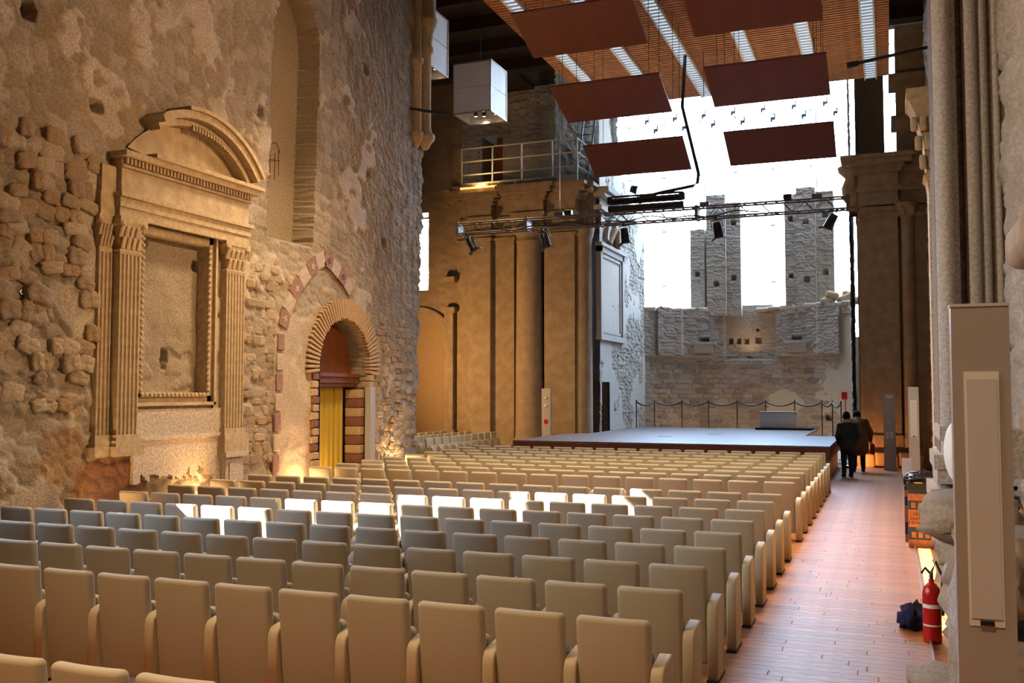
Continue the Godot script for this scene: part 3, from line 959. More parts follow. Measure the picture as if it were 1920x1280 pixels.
	for k in 13:
		st = mb()
		var q := k / 13.0
		tube(st, [P(-10.12 + 0.4 * q, 9.6 + 3.7 * q, 31.92 + 0.4 * q), P(-9.7 + 0.4 * q, 9.6 + 3.7 * q, 31.92 + 0.4 * q)], 0.02)
		obj("rung", st, M.alu, ld)
	for k in 3:
		st = mb()
		var arc := []
		for i in 11: arc.append(P(-9.72 + 0.45 * cos(PI * i / 10.0), 11.7 + k * 0.6, 32.1 - 0.55 * sin(PI * i / 10.0)))
		tube(st, arc, 0.015)
		obj("hoop", st, M.alu, ld)

# ---------------------------------------------------------------- chancel and apse
func apse_d(x: float) -> float:
	return 38.4 + 1.9 * (1.0 - pow((x + 5.3) / 4.06, 2))

func chancel():
	# left side wall, ragged at the top where the vault has gone
	var w := sroot("wall_chancel_left", "pale daylit chancel side wall with broken top", P(-9.3, 0, 35))
	var top := func(d): return 13.6 if d < 32.6 else lerpf(13.0, 10.4, smoothstep(32.6, 34.4, d)) if d < 34.8 else lerpf(10.3, 8.9, smoothstep(34.8, 37.6, d)) + 0.2 * n_mid.get_noise_2d(d * 3, 1)
	var me := relief(31.9, 38.45, 0, 13.6, 0.04, func(u, v, h): return P(-9.3 + h, v, u + (0.12 * n_fine.get_noise_2d(v * 0.8, 9) if u > 38.3 else 0.0)), func(u, v):
		var r: Array = coursed(Color(0.52, 0.46, 0.39), Color(0.36, 0.31, 0.26), 0.4, 0.15, 0.035).call(u, v)
		var pl := smoothstep(0.0, 0.1, n_low.get_noise_2d(u * 1.5, v * 1.2 + 30) + 0.35 * n_mid.get_noise_2d(u, v) + (0.25 if u < 33.4 else -0.12))
		return [lerpf(r[0], 0.04, pl), r[1].lerp(Color(0.62, 0.57, 0.5), pl * 0.9)], func(u, v): return v > top.call(u) or (u > 32.1 and u < 33.1 and v < 2.62 and v > 0))
	obj("masonry", me, M.rubble, w)
	var st := mb()
	bx(st, -10.3, -9.9, 0, 8.6, 33.1, 38.5); bx(st, -10.3, -9.9, 8.6, 10.2, 33.6, 35.0)
	obj("core", st, M.shell, w)
	st = mb()
	for e in [[0.12, 0.1], [0.1, 0.2], [0.14, 0.36]]:
		pass
	bx(st, -9.4, -9.1, 8.55, 8.7, 31.6, 34.6); bx(st, -9.4, -8.98, 9.0, 9.15, 31.6, 34.8); bx(st, -9.4, -8.85, 9.15, 9.32, 31.6, 34.7)
	obj("cornice", st, M.carved_grey, w)
	# framed niche with a broken arched top on that wall
	var t := thing("wall_niche_frame", "pale stone framed niche with broken arched crest on chancel wall", "niche", P(-9.3, 4, 33.3))
	st = mb()
	for e in [[31.75, 31.95, 4.1, 7.3], [34.65, 34.85, 4.1, 7.3]]: bx(st, -9.35, -9.17, e[2], e[3], e[0], e[1])
	bx(st, -9.35, -9.17, 7.1, 7.3, 31.75, 34.85); bx(st, -9.35, -9.15, 4.05, 4.25, 31.7, 34.9); bx(st, -9.35, -9.1, 7.3, 7.42, 31.6, 35.0)
	bx(st, -9.35, -9.21, 4.25, 7.1, 32.05, 32.15); bx(st, -9.35, -9.21, 4.25, 7.1, 34.45, 34.55); bx(st, -9.35, -9.21, 6.95, 7.05, 32.05, 34.55); bx(st, -9.35, -9.21, 4.3, 4.4, 32.05, 34.55)
	obj("frame", st, M.carved_grey, t)
	st = mb()
	bx(st, -9.4, -9.25, 4.2, 7.15, 31.9, 34.7)
	obj("panel", st, M.plaster_white, t)
	for r in [[0.75, 0.95, 0.2], [0.5, 0.62, 0.12]]:
		st = mb()
		var rings := []
		for k in 17:
			var a := lerpf(0.15, PI - 0.05, k / 16.0)
			var ring := PackedVector3Array()
			for q in [[r[0], 0.0], [r[1], 0.0], [r[1], r[2]], [r[0], r[2]]]: ring.append(P(-9.3 + q[1], 7.45 + q[0] * sin(a) * 1.1, 33.3 - q[0] * cos(a)))
			rings.append(ring)
		loft(st, rings, true, false)
		obj("crest", st, M.carved_grey, t)
	st = mb()
	tube(st, [P(-9.15, 7.5, 32.7), P(-9.05, 8.0, 33.1), P(-9.05, 8.1, 33.4), P(-9.15, 7.5, 33.9)], 0.11, 8)
	obj("scroll", st, M.brick_pale, t)
	st = mb()
	bx(st, -11.2, -9.35, 0, 2.7, 33.12, 33.3); bx(st, -11.2, -10.0, 0, 2.7, 31.9, 32.05); bx(st, -11.2, -9.35, 2.64, 2.8, 32.05, 33.12)
	struct("door_1", st, M.shell, "low doorway opening through the chancel wall")
	# apse wall, curved, with recessed middle panel
	w = sroot("wall_apse", "curved stone apse wall with ragged top behind the stage", P(-5.3, 0, 40))
	var apse_top := func(x): return 5.65 + 0.1 * n_fine.get_noise_2d(x * 0.7, 4) + 0.08 * sin(x * 5)
	me = relief(-9.36, -1.24, 0, 5.85, 0.032, func(u, v, h): return P(u, v, apse_d(u) - h), func(u, v):
		var r: Array = coursed(Color(0.46, 0.39, 0.33), Color(0.31, 0.26, 0.22), 0.42, 0.13 if v > 3.6 else 0.19, 0.03).call(u, v)
		var h: float = r[0]
		var c: Color = r[1]
		if u > -6.3 and u < -4.25 and v > 3.55:
			h -= 0.2
			c = c.lerp(Color(0.6, 0.5, 0.38), 0.55)
		elif v > 3.7:
			h += 0.1 + (0.12 if (u < -7.9 and u > -8.8) or (u > -2.6 and u < -1.7) else 0.0)
		for q in [[-6.1, 4.35, 0.17, 0.2], [-5.78, 4.35, 0.17, 0.2], [-5.46, 4.35, 0.17, 0.2], [-4.98, 4.35, 0.22, 0.26], [-5.0, 4.8, 0.1, 0.1], [-7.1, 4.4, 0.4, 0.14], [-3.4, 4.4, 0.4, 0.14], [-2.2, 1.25, 0.2, 0.2]]:
			if abs(u - q[0]) < q[2] / 2 and abs(v - q[1]) < q[3] / 2: h -= 0.28
		var pl := 0.0
		pl = maxf(pl, smoothstep(0.1, 0.0, Vector2((u + 3.95) / 0.75, (v - 1.75) / 0.62).length() - 0.9 + 0.35 * n_mid.get_noise_2d(u * 2, v * 2)))
		pl = maxf(pl, smoothstep(0.1, 0.0, Vector2((u + 1.5) / 1.15, (v - 2.3) / 1.1).length() - 0.9 + 0.45 * n_mid.get_noise_2d(u * 2, v * 2)))
		if u > -1.75 and v < 5.2: pl = 1.0
		return [lerpf(h, 0.05, pl), c.lerp(Color(0.58, 0.5, 0.38), pl * 0.9)], func(u, v): return v > apse_top.call(u))
	obj("masonry", me, M.rubble, w)
	for y0 in range(0, 13):
		var y := 0.75 + y0 * 0.205
		var x := -9.0 + rng.randf_range(0, 0.3)
		while x < -2.9:
			var ww := rng.randf_range(0.3, 0.62)
			var d := apse_d(x + ww / 2)
			var slope: float = -1.9 * 2 * (x + ww / 2 + 5.3) / (4.06 * 4.06)
			if rng.randf() < 0.82 and not (x > -4.9 and x < -3.0 and y > 1.0 and y < 2.5):
				stone(w, P(x + ww / 2, y + 0.1, d + 0.03), Basis(Vector3.UP, atan(slope)), ww * 0.95, 0.185, 0.085, M.apse_stones[rng.randi() % 4])
			x += ww
	for x in [-7.1, -3.4]:
		st = mb()
		bx(st, x - 0.38, x + 0.38, 3.85, 4.3, apse_d(x) - 0.35, apse_d(x)); bx(st, x - 0.5, x + 0.5, 4.2, 4.3, apse_d(x) - 0.42, apse_d(x))
		obj("corbel", st, M.carved_grey, w)
	st = mb()
	for k in 17:
		var x := -9.1 + k * 0.48
		if k in [6, 7, 8]: continue
		pillow(st, P(x, 5.62 + rng.randf_range(0, 0.06), apse_d(x) + 0.25), Vector3(0.5, rng.randf_range(0.12, 0.24), 0.7), 0.05)
	bx(st, -6.1, -4.4, 5.55, 5.85, apse_d(-5.3) + 0.3, apse_d(-5.3) + 0.9)
	obj("broken_coping", st, M.plaster_white, w)
	for q in [[-7.6, 0.0, 37.9, 3.0], [-5.3, 0.0, 38.4, 3.0], [-3.0, 0.0, 37.9, 3.0], [-5.3, 3.62, 39.98, 0.9]]:  # the floor lamps are added to brighten the apse wall
		var ul := thing("apse_uplight", "small warm uplight %s" % ("on the ledge of the apse wall panel" if q[1] > 1 else "added on the floor before the apse wall, %s" % ("by the daylit wall" if q[0] < -7 else "by the stage counter" if q[0] > -4 else "behind mid stage")), "uplight", P(q[0], q[1], q[2]), "uplights before the apse wall")
		st = mb()
		lathe(st, [[0.0, 0.0], [0.08, 0.0], [0.08, 0.08], [0.06, 0.09]], P(q[0], q[1], q[2]), 10)
		obj("housing", st, M.black, ul)
		st = mb()
		lathe(st, [[0.06, 0.085], [0.0, 0.087]], P(q[0], q[1], q[2]), 10)
		obj("lens", st, M.bulb, ul)
		spot(P(q[0], q[1] + 0.12, q[2]), P(q[0], q[1] + 2.2, apse_d(q[0]) + (0.3 if q[1] > 1 else 0.0)), 0.5 * q[3], WARM, 66, 0.1, ul)
	# the two wall piers between the lost windows
	for a in [[[-7.75, -7.15, 9.1, 0.5], [-7.15, -6.95, 9.2, 0.9], [-6.98, -6.2, 10.42, 0.0], [-6.2, -5.62, 10.1, 0.25]], [[-3.82, -3.35, 10.2, 0.2], [-3.35, -2.62, 10.4, 0.0], [-2.62, -1.95, 10.25, 0.3]]]:
		var first: bool = a.size() == 4
		var pt := thing("ruined_window_pier", "tall narrow ruined stone pier with a lower shoulder on the apse wall" if first else "broad ruined stone pier beside the stone heap on the apse wall", "pier", P((a[0][0] + a[-1][1]) / 2, 5.6, 39.6), "piers standing on the apse wall")
		for s in a:
			var dd: float = 39.0 + s[3] + (0.9 if first else 0.6)
			var mid_x: float = (s[0] + s[1]) / 2
			var up: float = s[3]
			var face_of: Callable = coursed(Color(0.56, 0.5, 0.43), Color(0.42, 0.36, 0.3), 0.36, 0.12, 0.02)
			me = relief(s[0], s[1], 5.4, s[2], 0.035, func(u, v, h): return P(u, v, dd - h), func(u, v):
				var r: Array = face_of.call(u, v)
				for hy in [6.6 + up, 8.9 + up]:
					if absf(u - mid_x) < 0.09 and v > hy and v < hy + 0.2: r[0] -= 0.24
				return r)
			obj("face", me, M.rubble, pt)
			st = mb()
			bx(st, s[0], s[1], 5.4, s[2], dd + 0.26, dd + 0.9); bx(st, s[0], s[0] + 0.05, 5.4, s[2], dd, dd + 0.26); bx(st, s[1] - 0.05, s[1], 5.4, s[2], dd, dd + 0.26); bx(st, s[0], s[1], s[2] - 0.05, s[2], dd, dd + 0.26)
			obj("block", st, M.plaster_white, pt)
	for k in 7:
		st = mb()
		pillow(st, P(-2.2 + 0.2 * k - 0.1 * (k % 3), 5.75 + 0.12 * (k % 3), 39.2 + 0.1 * (k % 2)), Vector3(0.5, 0.3, 0.4), 0.09, Basis(Vector3.BACK, 0.4 * sin(k * 2.0)))
		obj("fallen_stone", st, M.brick_pale, w)
	# right side wall strip and upper remnant
	w = sroot("wall_chancel_right", "pale plastered chancel wall beside the right pier", P(-1.2, 0, 36))
	me = relief(32.0, 38.6, 0, 13.0, 0.08, func(u, v, h): return P(-1.05 - h - 0.012 * (u - 31), v, u), coursed(Color(0.56, 0.51, 0.44), Color(0.42, 0.37, 0.31), 0.4, 0.15, 0.03), func(u, v): return v > 9.0 + 4.0 * smoothstep(36.5, 33.0, u) + 0.2 * n_mid.get_noise_2d(u * 2, 5))
	obj("masonry", me, M.rubble, w)
	st = mb()
	bx(st, -0.9, 0.0, 0, 9.0, 33.1, 38.6); bx(st, -0.9, 0.0, 9.6, 13.4, 33.1, 33.9)
	obj("core", st, M.shell, w)
	# glass front beyond the apse: panes between glass fins with clamps
	var gl := sroot("window_1", "tall frameless glass wall closing the apse", P(-5, 5, 41.6))
	for i in 9:
		var x := -12.2 + i * 1.55
		for j in 5:
			st = mb()
			bx(st, x + 0.01, x + 1.54, 4.5 + j * 2.4, 4.5 + j * 2.4 + 2.385, 41.6, 41.612)
			obj("pane", st, M.glass, gl)
		for j in 2:
			st = mb()
			bx(st, x + 0.01, x + 1.54, 15.8, 15.812, 37.5 + j * 2.05, 39.54 + j * 2.05)
			obj("roof_pane", st, M.glass, gl)
		st = mb()
		bx(st, x - 0.018, x + 0.018, 4.5, 16.5, 41.25, 41.6)
		obj("glass_fin", st, M.glass_fin, gl)
		for j in 5:
			st = mb()
			bx(st, x - 0.09, x + 0.09, 6.85 + j * 2.4, 6.91 + j * 2.4, 41.5, 41.6)
			obj("clamp", st, M.alu, gl)

# ---------------------------------------------------------------- crossing, right side
func crossing_right():
	var t := thing("crossing_pier", "shadowed compound stone pier with slim column beside the aisle end", "pier", P(0, 0, DP))
	var st := mb()
	for s in [[-0.83, -0.72, 31.6], [-0.75, 0.33, 31.1], [0.3, 0.5, 31.5], [0.8, 1.6, 31.2]]:
		st = mb()
		bx(st, s[0], s[1], 0.9, 7.9, s[2], 33); bx(st, s[0] - 0.04, s[1] + 0.04, 0.6, 0.95, s[2] - 0.07, 33); bx(st, s[0] - 0.06, s[1] + 0.06, 7.55, 7.7, s[2] - 0.07, 33)
		obj("pilaster", st, M.pier, t)
	st = mb()
	lathe(st, [[0.3, 0.6], [0.3, 0.85], [0.24, 0.98], [0.22, 1.1], [0.2, 7.2], [0.23, 7.25], [0.2, 7.3], [0.22, 7.5], [0.32, 7.85], [0.36, 7.95]], P(0.6, 0, 31.25), 18)
	obj("column", st, M.pier, t)
	st = mb()
	for k in 6:
		var a := TAU * k / 6
		pillow(st, P(0.6 + 0.27 * cos(a), 7.7, 31.25 - 0.27 * sin(a)), Vector3(0.16, 0.3, 0.16), 0.05)
	obj("capital", st, M.pier, t)
	st = mb()
	entablature(st, -0.75, 0.33, 31.1, 7.95, ENTAB); entablature(st, 0.4, 1.6, 31.3, 7.95, ENTAB)
	bx(st, -1.1, 2, 7.95, 9.5, 31.7, 33)
	obj("entablature", st, M.pier, t)
	st = mb()
	lathe(st, [[0.12, 0.0], [0.3, 0.25], [0.34, 0.6], [0.22, 0.9], [0.42, 1.1], [0.45, 1.25]], P(-0.95, 8.0, 31.5), 14)
	obj("broken_console", st, M.pier, t)
	st = mb()
	bx(st, -0.95, 2, 0.0, 0.6, 31.2, 33)
	obj("plinth", st, M.brick_pale, t)
	# upper remnant with cornice, and lit low wall
	st = mb()
	bx(st, 0.35, 1.6, 9.5, 13.6, 31.6, 33); bx(st, 0.2, 1.6, 10.6, 10.75, 31.45, 33); bx(st, 0.15, 1.6, 11.9, 12.05, 31.4, 33)
	obj("upper_wall", st, M.pier, t)
	st = mb()
	bx(st, 1.65, 2.2, 0, 13.8, 31.2, 33.5)
	struct("wall_right_far", st, M.shell, "stone wall beyond the right pier")
	for k in 5:
		st = mb()
		pillow(st, P(-0.6 + k * 0.33, 0.2 + 0.05 * (k % 2), 30.95), Vector3(0.36, 0.42, 0.4), 0.07)
		obj("plinth_stone", st, M.brick_pale, t)
	var lm := thing("plinth_light", "low warm light beside the foot of the shadowed pier", "light", P(-1.15, 0, 30.2))
	st = mb()
	bx(st, -1.3, -1.0, 0, 0.07, 30.25, 30.35)
	obj("housing", st, M.black, lm)
	st = mb()
	bx(st, -1.28, -1.02, 0.07, 0.075, 30.27, 30.33)
	obj("lens", st, M.bulb, lm)
	spot(P(-1.15, 0.12, 30.3), P(-0.1, 0.5, 31.3), 3.0, Color(1, 0.66, 0.36), 70, 0.1, lm)

# ---------------------------------------------------------------- right wall, close to the camera
func right_wall():
	var w := sroot("wall_right", "ruined right nave wall of rubble and moulded stone", P(1.2, 0, 14))
	var me := relief(3.0, 31.0, 0, 13.6, 0.08, func(u, v, h): return P(1.25 - h, v, u), coursed(Color(0.52, 0.46, 0.39), Color(0.36, 0.31, 0.26), 0.45, 0.2, 0.09))
	obj("masonry", me, M.rubble, w)
	var st := mb()
	bx(st, 1.4, 2.0, 0, 13.8, -6, 31.5)
	obj("core", st, M.shell, w)
	# moulded jamb: a row of vertical shafts and fillets
	var j := thing("moulded_jamb", "tall grey moulded stone jamb of clustered shafts on the near right wall", "jamb", P(0.8, 1, 11.2))
	for s in [[0.585, 0.09, 0.10, 0], [0.68, 0.05, 0.16, 1], [0.76, 0.035, 0.34, 2], [0.87, 0.075, 0.25, 0], [0.99, 0.06, 0.3, 0], [1.075, 0.03, 0.36, 1], [1.13, 0.035, 0.3, 0]]:
		st = mb()
		if s[3] == 0:
			lathe(st, [[s[1], 1.6], [s[1], 13.5]], P(s[0], 0, 11.1 + s[2]), 14)
		else:
			bx(st, s[0] - s[1], s[0] + s[1], 1.6, 13.5, 11.1 + s[2] - 0.03, 12.2)
		obj("shaft", st, M.carved_grey if s[3] != 2 else M.shell, j)
	st = mb()
	bx(st, 0.5, 1.3, 1.2, 13.5, 11.4, 12.3)
	obj("backing", st, M.shell, j)
	st = mb()
	for e in [[1.9, 0.02], [1.6, 0.08], [1.45, 0.05], [1.25, 0.12]]: bx(st, 0.5 - e[1], 1.3, e[0] - 0.15, e[0], 11.05 - e[1], 12.3)
	obj("base", st, M.carved_grey, j)
	# ornamented strip with a carved capital, further along the wall
	var o := thing("carved_strip", "weathered carved stone strip with leafy capital on the right wall", "carving", P(0.6, 2, 13.4))
	st = mb()
	bx(st, 0.52, 1.2, 0.6, 6.0, 13.4, 13.9)
	obj("strip", st, M.plaster_white, o)
	st = mb()
	for k in 52: pillow(st, P(0.57, 1.9 + k * 0.062, 13.39), Vector3(0.07, 0.05, 0.05), 0.02)
	tag(obj("bead_ornament", st, M.plaster_white, o), "", "", "", "stuff")
	st = mb()
	var crings := []
	for e in [[4.85, 0.52, 0.0], [5.0, 0.5, 0.02], [5.05, 0.46, 0.05], [5.1, 0.5, 0.02], [5.5, 0.47, 0.04], [5.85, 0.38, 0.12], [6.0, 0.3, 0.18], [6.02, 0.27, 0.2], [6.16, 0.27, 0.2]]:
		crings.append(PackedVector3Array([P(e[1], e[0], 13.4 - e[2]), P(1.2, e[0], 13.4 - e[2]), P(1.2, e[0], 13.9), P(e[1], e[0], 13.9)]))
	loft(st, crings, true, false)
	for row in 3:
		for q in 5:
			pillow(st, P(0.46 - 0.05 * row + 0.11 * q, 5.22 + row * 0.24, 13.36 - 0.05 * row), Vector3(0.09, 0.2, 0.08), 0.03, Basis(Vector3.RIGHT, -0.3))
	obj("capital", st, M.carved, o)
	st = mb()
	for k in 6: pillow(st, P(0.74 - 0.02 * k, 0.7 + k * 0.16, 12.9), Vector3(0.5 - 0.04 * k, 0.15, 0.7 - 0.07 * (k % 3)), 0.012)
	obj("stepped_base", st, M.plaster_white, o)
	# bracket stump at the right edge
	st = mb()
	pillow(st, P(0.86, 3.05, 5.6), Vector3(0.5, 0.24, 0.8), 0.08); pillow(st, P(0.95, 2.5, 5.7), Vector3(0.5, 0.9, 0.8), 0.12); pillow(st, P(0.9, 2.1, 5.7), Vector3(0.46, 0.2, 0.8), 0.08)
	tag(obj("stone_bracket", st, M.pier), "large worn brown stone bracket stump on the near right wall", "bracket")
	# broken masonry ledge at the foot, boulder by boulder
	var k := 0
	for b in [[0.56, 1.3, 8.3, 0.56, 0.26, 1.0, 0], [0.68, 1.02, 8.2, 0.5, 0.5, 1.2, 0], [0.62, 0.95, 9.5, 0.4, 0.36, 0.7, 0], [0.7, 0.62, 8.0, 0.5, 0.55, 0.9, 1], [0.6, 0.32, 7.3, 0.42, 0.6, 0.8, 0], [0.7, 0.75, 7.2, 0.5, 0.7, 0.7, 1], [0.74, 1.12, 6.9, 0.36, 0.4, 0.8, 2], [0.47, 0.12, 6.3, 0.5, 0.3, 0.9, 0], [0.66, 0.5, 6.2, 0.5, 0.5, 0.8, 2], [0.36, 0.14, 7.35, 0.4, 0.3, 0.6, 0], [0.72, 0.7, 9.9, 0.4, 0.8, 0.8, 1], [0.74, 0.35, 10.6, 0.5, 0.7, 0.8, 0], [0.8, 1.0, 10.5, 0.5, 0.5, 0.8, 0], [0.76, 0.3, 8.6, 0.5, 0.6, 1.2, 0]]:
		stone(w, P(b[0], b[1], b[2]), Basis(Vector3.UP, 0.15 * sin(k * 3.0)), b[3] * 1.2, b[4] * 1.2, b[5] * 1.15, [M.boulder, M.carved_grey, M.pier][b[6]], "boulder").mesh = rocks[k % 5]
		k += 1
	# iron arm high on the wall
	st = mb()
	tube(st, [P(1.22, 8.98, 20.0), P(-0.5, 8.78, 20.0)], 0.035)
	box(st, P(-0.56, 8.77, 20.0), Vector3(0.22, 0.09, 0.09), Basis(Vector3.BACK, 0.12))
	tag(obj("boom_pole", st, M.black), "long dark metal pole reaching out high from the right wall", "pole")
	var fl := thing("added_floodlight", "added warm floodlight on the right wall behind the moulded jamb", "floodlight", P(1.05, 7.5, 12.8))  # unseen lamp, added to wash the left wall with warm light
	st = mb()
	bx(st, 0.95, 1.2, 7.35, 7.65, 12.6, 13.0)
	obj("housing", st, M.black, fl)
	st = mb()
	bx(st, 0.94, 0.95, 7.38, 7.62, 12.63, 12.97)
	obj("lens", st, M.bulb, fl)
	spot(P(0.9, 7.5, 12.8), P(-10.2, 3.4, 12.6), 66.0, Color(1, 0.8, 0.56), 44, 0.3, fl)
	fl = thing("added_floodlight", "added floodlight high on the left wall at the rear of the hall", "floodlight", P(-10.1, 6.4, 1.5))  # unseen lamp, added to brighten the moulded jamb and near column
	st = mb()
	bx(st, -10.2, -9.98, 6.2, 6.5, 1.3, 1.7)
	obj("housing", st, M.black, fl)
	st = mb()
	bx(st, -9.98, -9.97, 6.23, 6.47, 1.33, 1.67)
	obj("lens", st, M.bulb, fl)
	spot(P(-9.93, 6.35, 1.5), P(0.9, 4.0, 9.0), 120.0, Color(1, 0.9, 0.78), 27, 0.2, fl)
	# light trough along the foot of the wall
	var tr := thing("light_trough", "glowing warm light strip along the foot of the right wall", "light strip", P(0.42, 0, 12))
	st = mb()
	bx(st, 0.29, 0.31, -0.02, 0.035, 5.0, 30.5)
	obj("edge_profile", st, M.alu, tr)
	st = mb()
	bx(st, 0.34, 0.5, 0.004, 0.014, 9.9, 15.1)
	obj("light_strip", st, M.led, tr)
	var al := AreaLight3D.new()
	al.name = "trough_glow"
	al.area_size = Vector2(0.16, 5.0)
	al.light_energy = 5.0
	al.light_color = Color(1, 0.75, 0.4)
	al.shadow_enabled = true
	tr.add_child(al)
	al.position = P(0.42, 0.03, 12.5) - tr.position
	al.rotation_degrees.x = 90

# ---------------------------------------------------------------- ceiling raft
func ceiling():
	var c := sroot("ceiling", "suspended ceiling of thin wooden slats with light strips", P(-4.2, 11.2, 20))
	var um := mb()
	box(um, Vector3.ZERO, Vector3(1, 0.07, 0.085))
	um.generate_normals()
	var mesh := um.commit()
	for k in 130:
		var d := 9.4 + k * 0.15
		if d > 28.8: break
		var o := MeshInstance3D.new()
		o.mesh = mesh; o.material_override = M.slat; o.name = "slat"
		c.add_child(o, true)
		o.transform = Transform3D(Basis.from_scale(Vector3(8.66, 1, 1)), P(-4.17, 11.235, d) - c.position)
	var st := mb()
	bx(st, -8.5, 0.16, 11.32, 11.4, 3, 28.8)
	obj("backing", st, M.roof, c)
	st = mb()
	bx(st, -8.5, 0.16, 11.2, 11.3, -5, 9.3)
	obj("rear_boards", st, M.slat, c)
	# perforated white light channels along the nave
	for x in [-7.9, -6.42, -4.95, -3.33, -1.83, -0.33]:
		var t := sroot("trim_%d" % int(round(10 + x)), "white perforated light channel in the slat ceiling", P(x, 11.18, 19))
		st = mb()
		for s in [-1, 1]: bx(st, x + s * 0.17, x + s * 0.14, 11.12, 11.2, 8, 28.8)
		for k in 104: bx(st, x - 0.14, x + 0.14, 11.13, 11.15, 8 + k * 0.2, 8.07 + k * 0.2)
		obj("channel", st, M.white, t)
		st = mb()
		bx(st, x - 0.13, x + 0.13, 11.17, 11.18, 8, 28.8)
		obj("light_diffuser", st, strip_mat(), t)
		var al := AreaLight3D.new()
		al.name = "strip_glow"
		al.area_size = Vector2(0.24, 20)
		al.light_energy = 0.5
		al.light_color = Color(0.8, 0.9, 1.0)
		al.shadow_enabled = true
		t.add_child(al)
		al.position = P(x, 11.1, 18.4) - t.position
		al.rotation_degrees.x = -90

var _strip: StandardMaterial3D
func strip_mat():
	if not _strip:
		_strip = mat(Color(0.85, 0.9, 0.95), 0.5)
		_strip.emission_enabled = true
		_strip.emission = Color(0.75, 0.87, 1.0)
		_strip.emission_energy_multiplier = 0.55
	return _strip

# ---------------------------------------------------------------- stage
func stage():
	var t := thing("stage", "low wooden stage platform with dark red front in the crossing", "stage", P(-5.6, 0, 25))
	var poly := [[-9.85, 25.2], [-1.41, 25.2], [-1.41, 30.9], [-2.45, 31.0], [-2.45, 36.4], [-8.9, 36.4], [-9.15, 34.5], [-9.15, 30.2], [-9.85, 29.8]]
	var st := mb()
	prism_y(st, poly, 0.86, 0.9)
	obj("deck", st, M.stage_top, t)
	st = mb()
	bx(st, -9.85, -1.41, 0.55, 0.858, 25.2, 25.24); bx(st, -1.45, -1.41, 0.55, 0.858, 25.24, 30.9); bx(st, -9.85, -9.81, 0.55, 0.858, 25.24, 29.8)
	obj("fascia", st, M.stage_side, t)
	for k in 4:
		st = mb()
		bx(st, -1.55, -1.5, 0.0, 0.55, 25.4 + k * 1.36, 26.74 + k * 1.36)
		obj("side_panel", st, M.stage_panel, t)
	for k in 6:
		st = mb()
		bx(st, -9.7 + k * 1.36, -8.36 + k * 1.36, 0.0, 0.55, 25.4, 25.45)
		obj("front_panel", st, M.stage_panel, t)
	for q in [[-8.6, 33.8], [-5.2, 31.0], [-6.4, 29.0]]:
		st = mb()
		bx(st, q[0] - 0.2, q[0] + 0.2, 0.9, 0.906, q[1] - 0.1, q[1] + 0.1)
		obj("floor_hatch", st, M.alu if q[0] < -8 else M.dark, t)
	var l := thing("stage_counter", "plain grey counter box on a dark base at the back of the stage", "counter", P(-3.75, 0.9, 36))
	st = mb()
	bx(st, -4.5, -2.55, 0.9, 0.98, 35.2, 36.3)
	obj("base", st, M.dark, l)
	st = mb()
	bx(st, -4.36, -3.12, 0.98, 1.5, 35.5, 36.2)
	obj("body", st, M.grille, l)
	st = mb()
	bx(st, -4.4, -3.08, 1.5, 1.54, 35.46, 36.24)
	obj("top", st, M.steel, l)
	# rope barrier behind the stage
	var posts := [[-9.0, 35.9], [-8.6, 37.2], [-7.6, 37.6], [-6.6, 37.8], [-5.5, 37.8], [-4.4, 37.6], [-3.3, 37.2], [-2.3, 36.7], [-1.85, 35.0], [-1.5, 33.5]]
	for k in posts.size():
		st = mb()
		lathe(st, [[0.12, 0.0], [0.12, 0.02], [0.02, 0.03], [0.02, 1.9], [0.035, 1.92], [0.0, 1.96]], P(posts[k][0], 0, posts[k][1]), 10)
		tag(obj("barrier_post", st, M.dark), "slim dark barrier post behind the stage, %s from the daylit wall" % ordinal(k), "post", "posts of the rope barrier")
	for k in posts.size() - 1:
		st = mb()
		var arc := []
		for i in 9:
			var q := i / 8.0
			arc.append(P(lerpf(posts[k][0], posts[k + 1][0], q), 1.88 - 0.16 * 4 * q * (1 - q), lerpf(posts[k][1], posts[k + 1][1], q)))
		tube(st, arc, 0.028)
		tag(obj("barrier_rope", st, M.black), "sagging black barrier rope behind the stage, %s from the daylit wall" % ordinal(k), "rope", "ropes of the barrier")

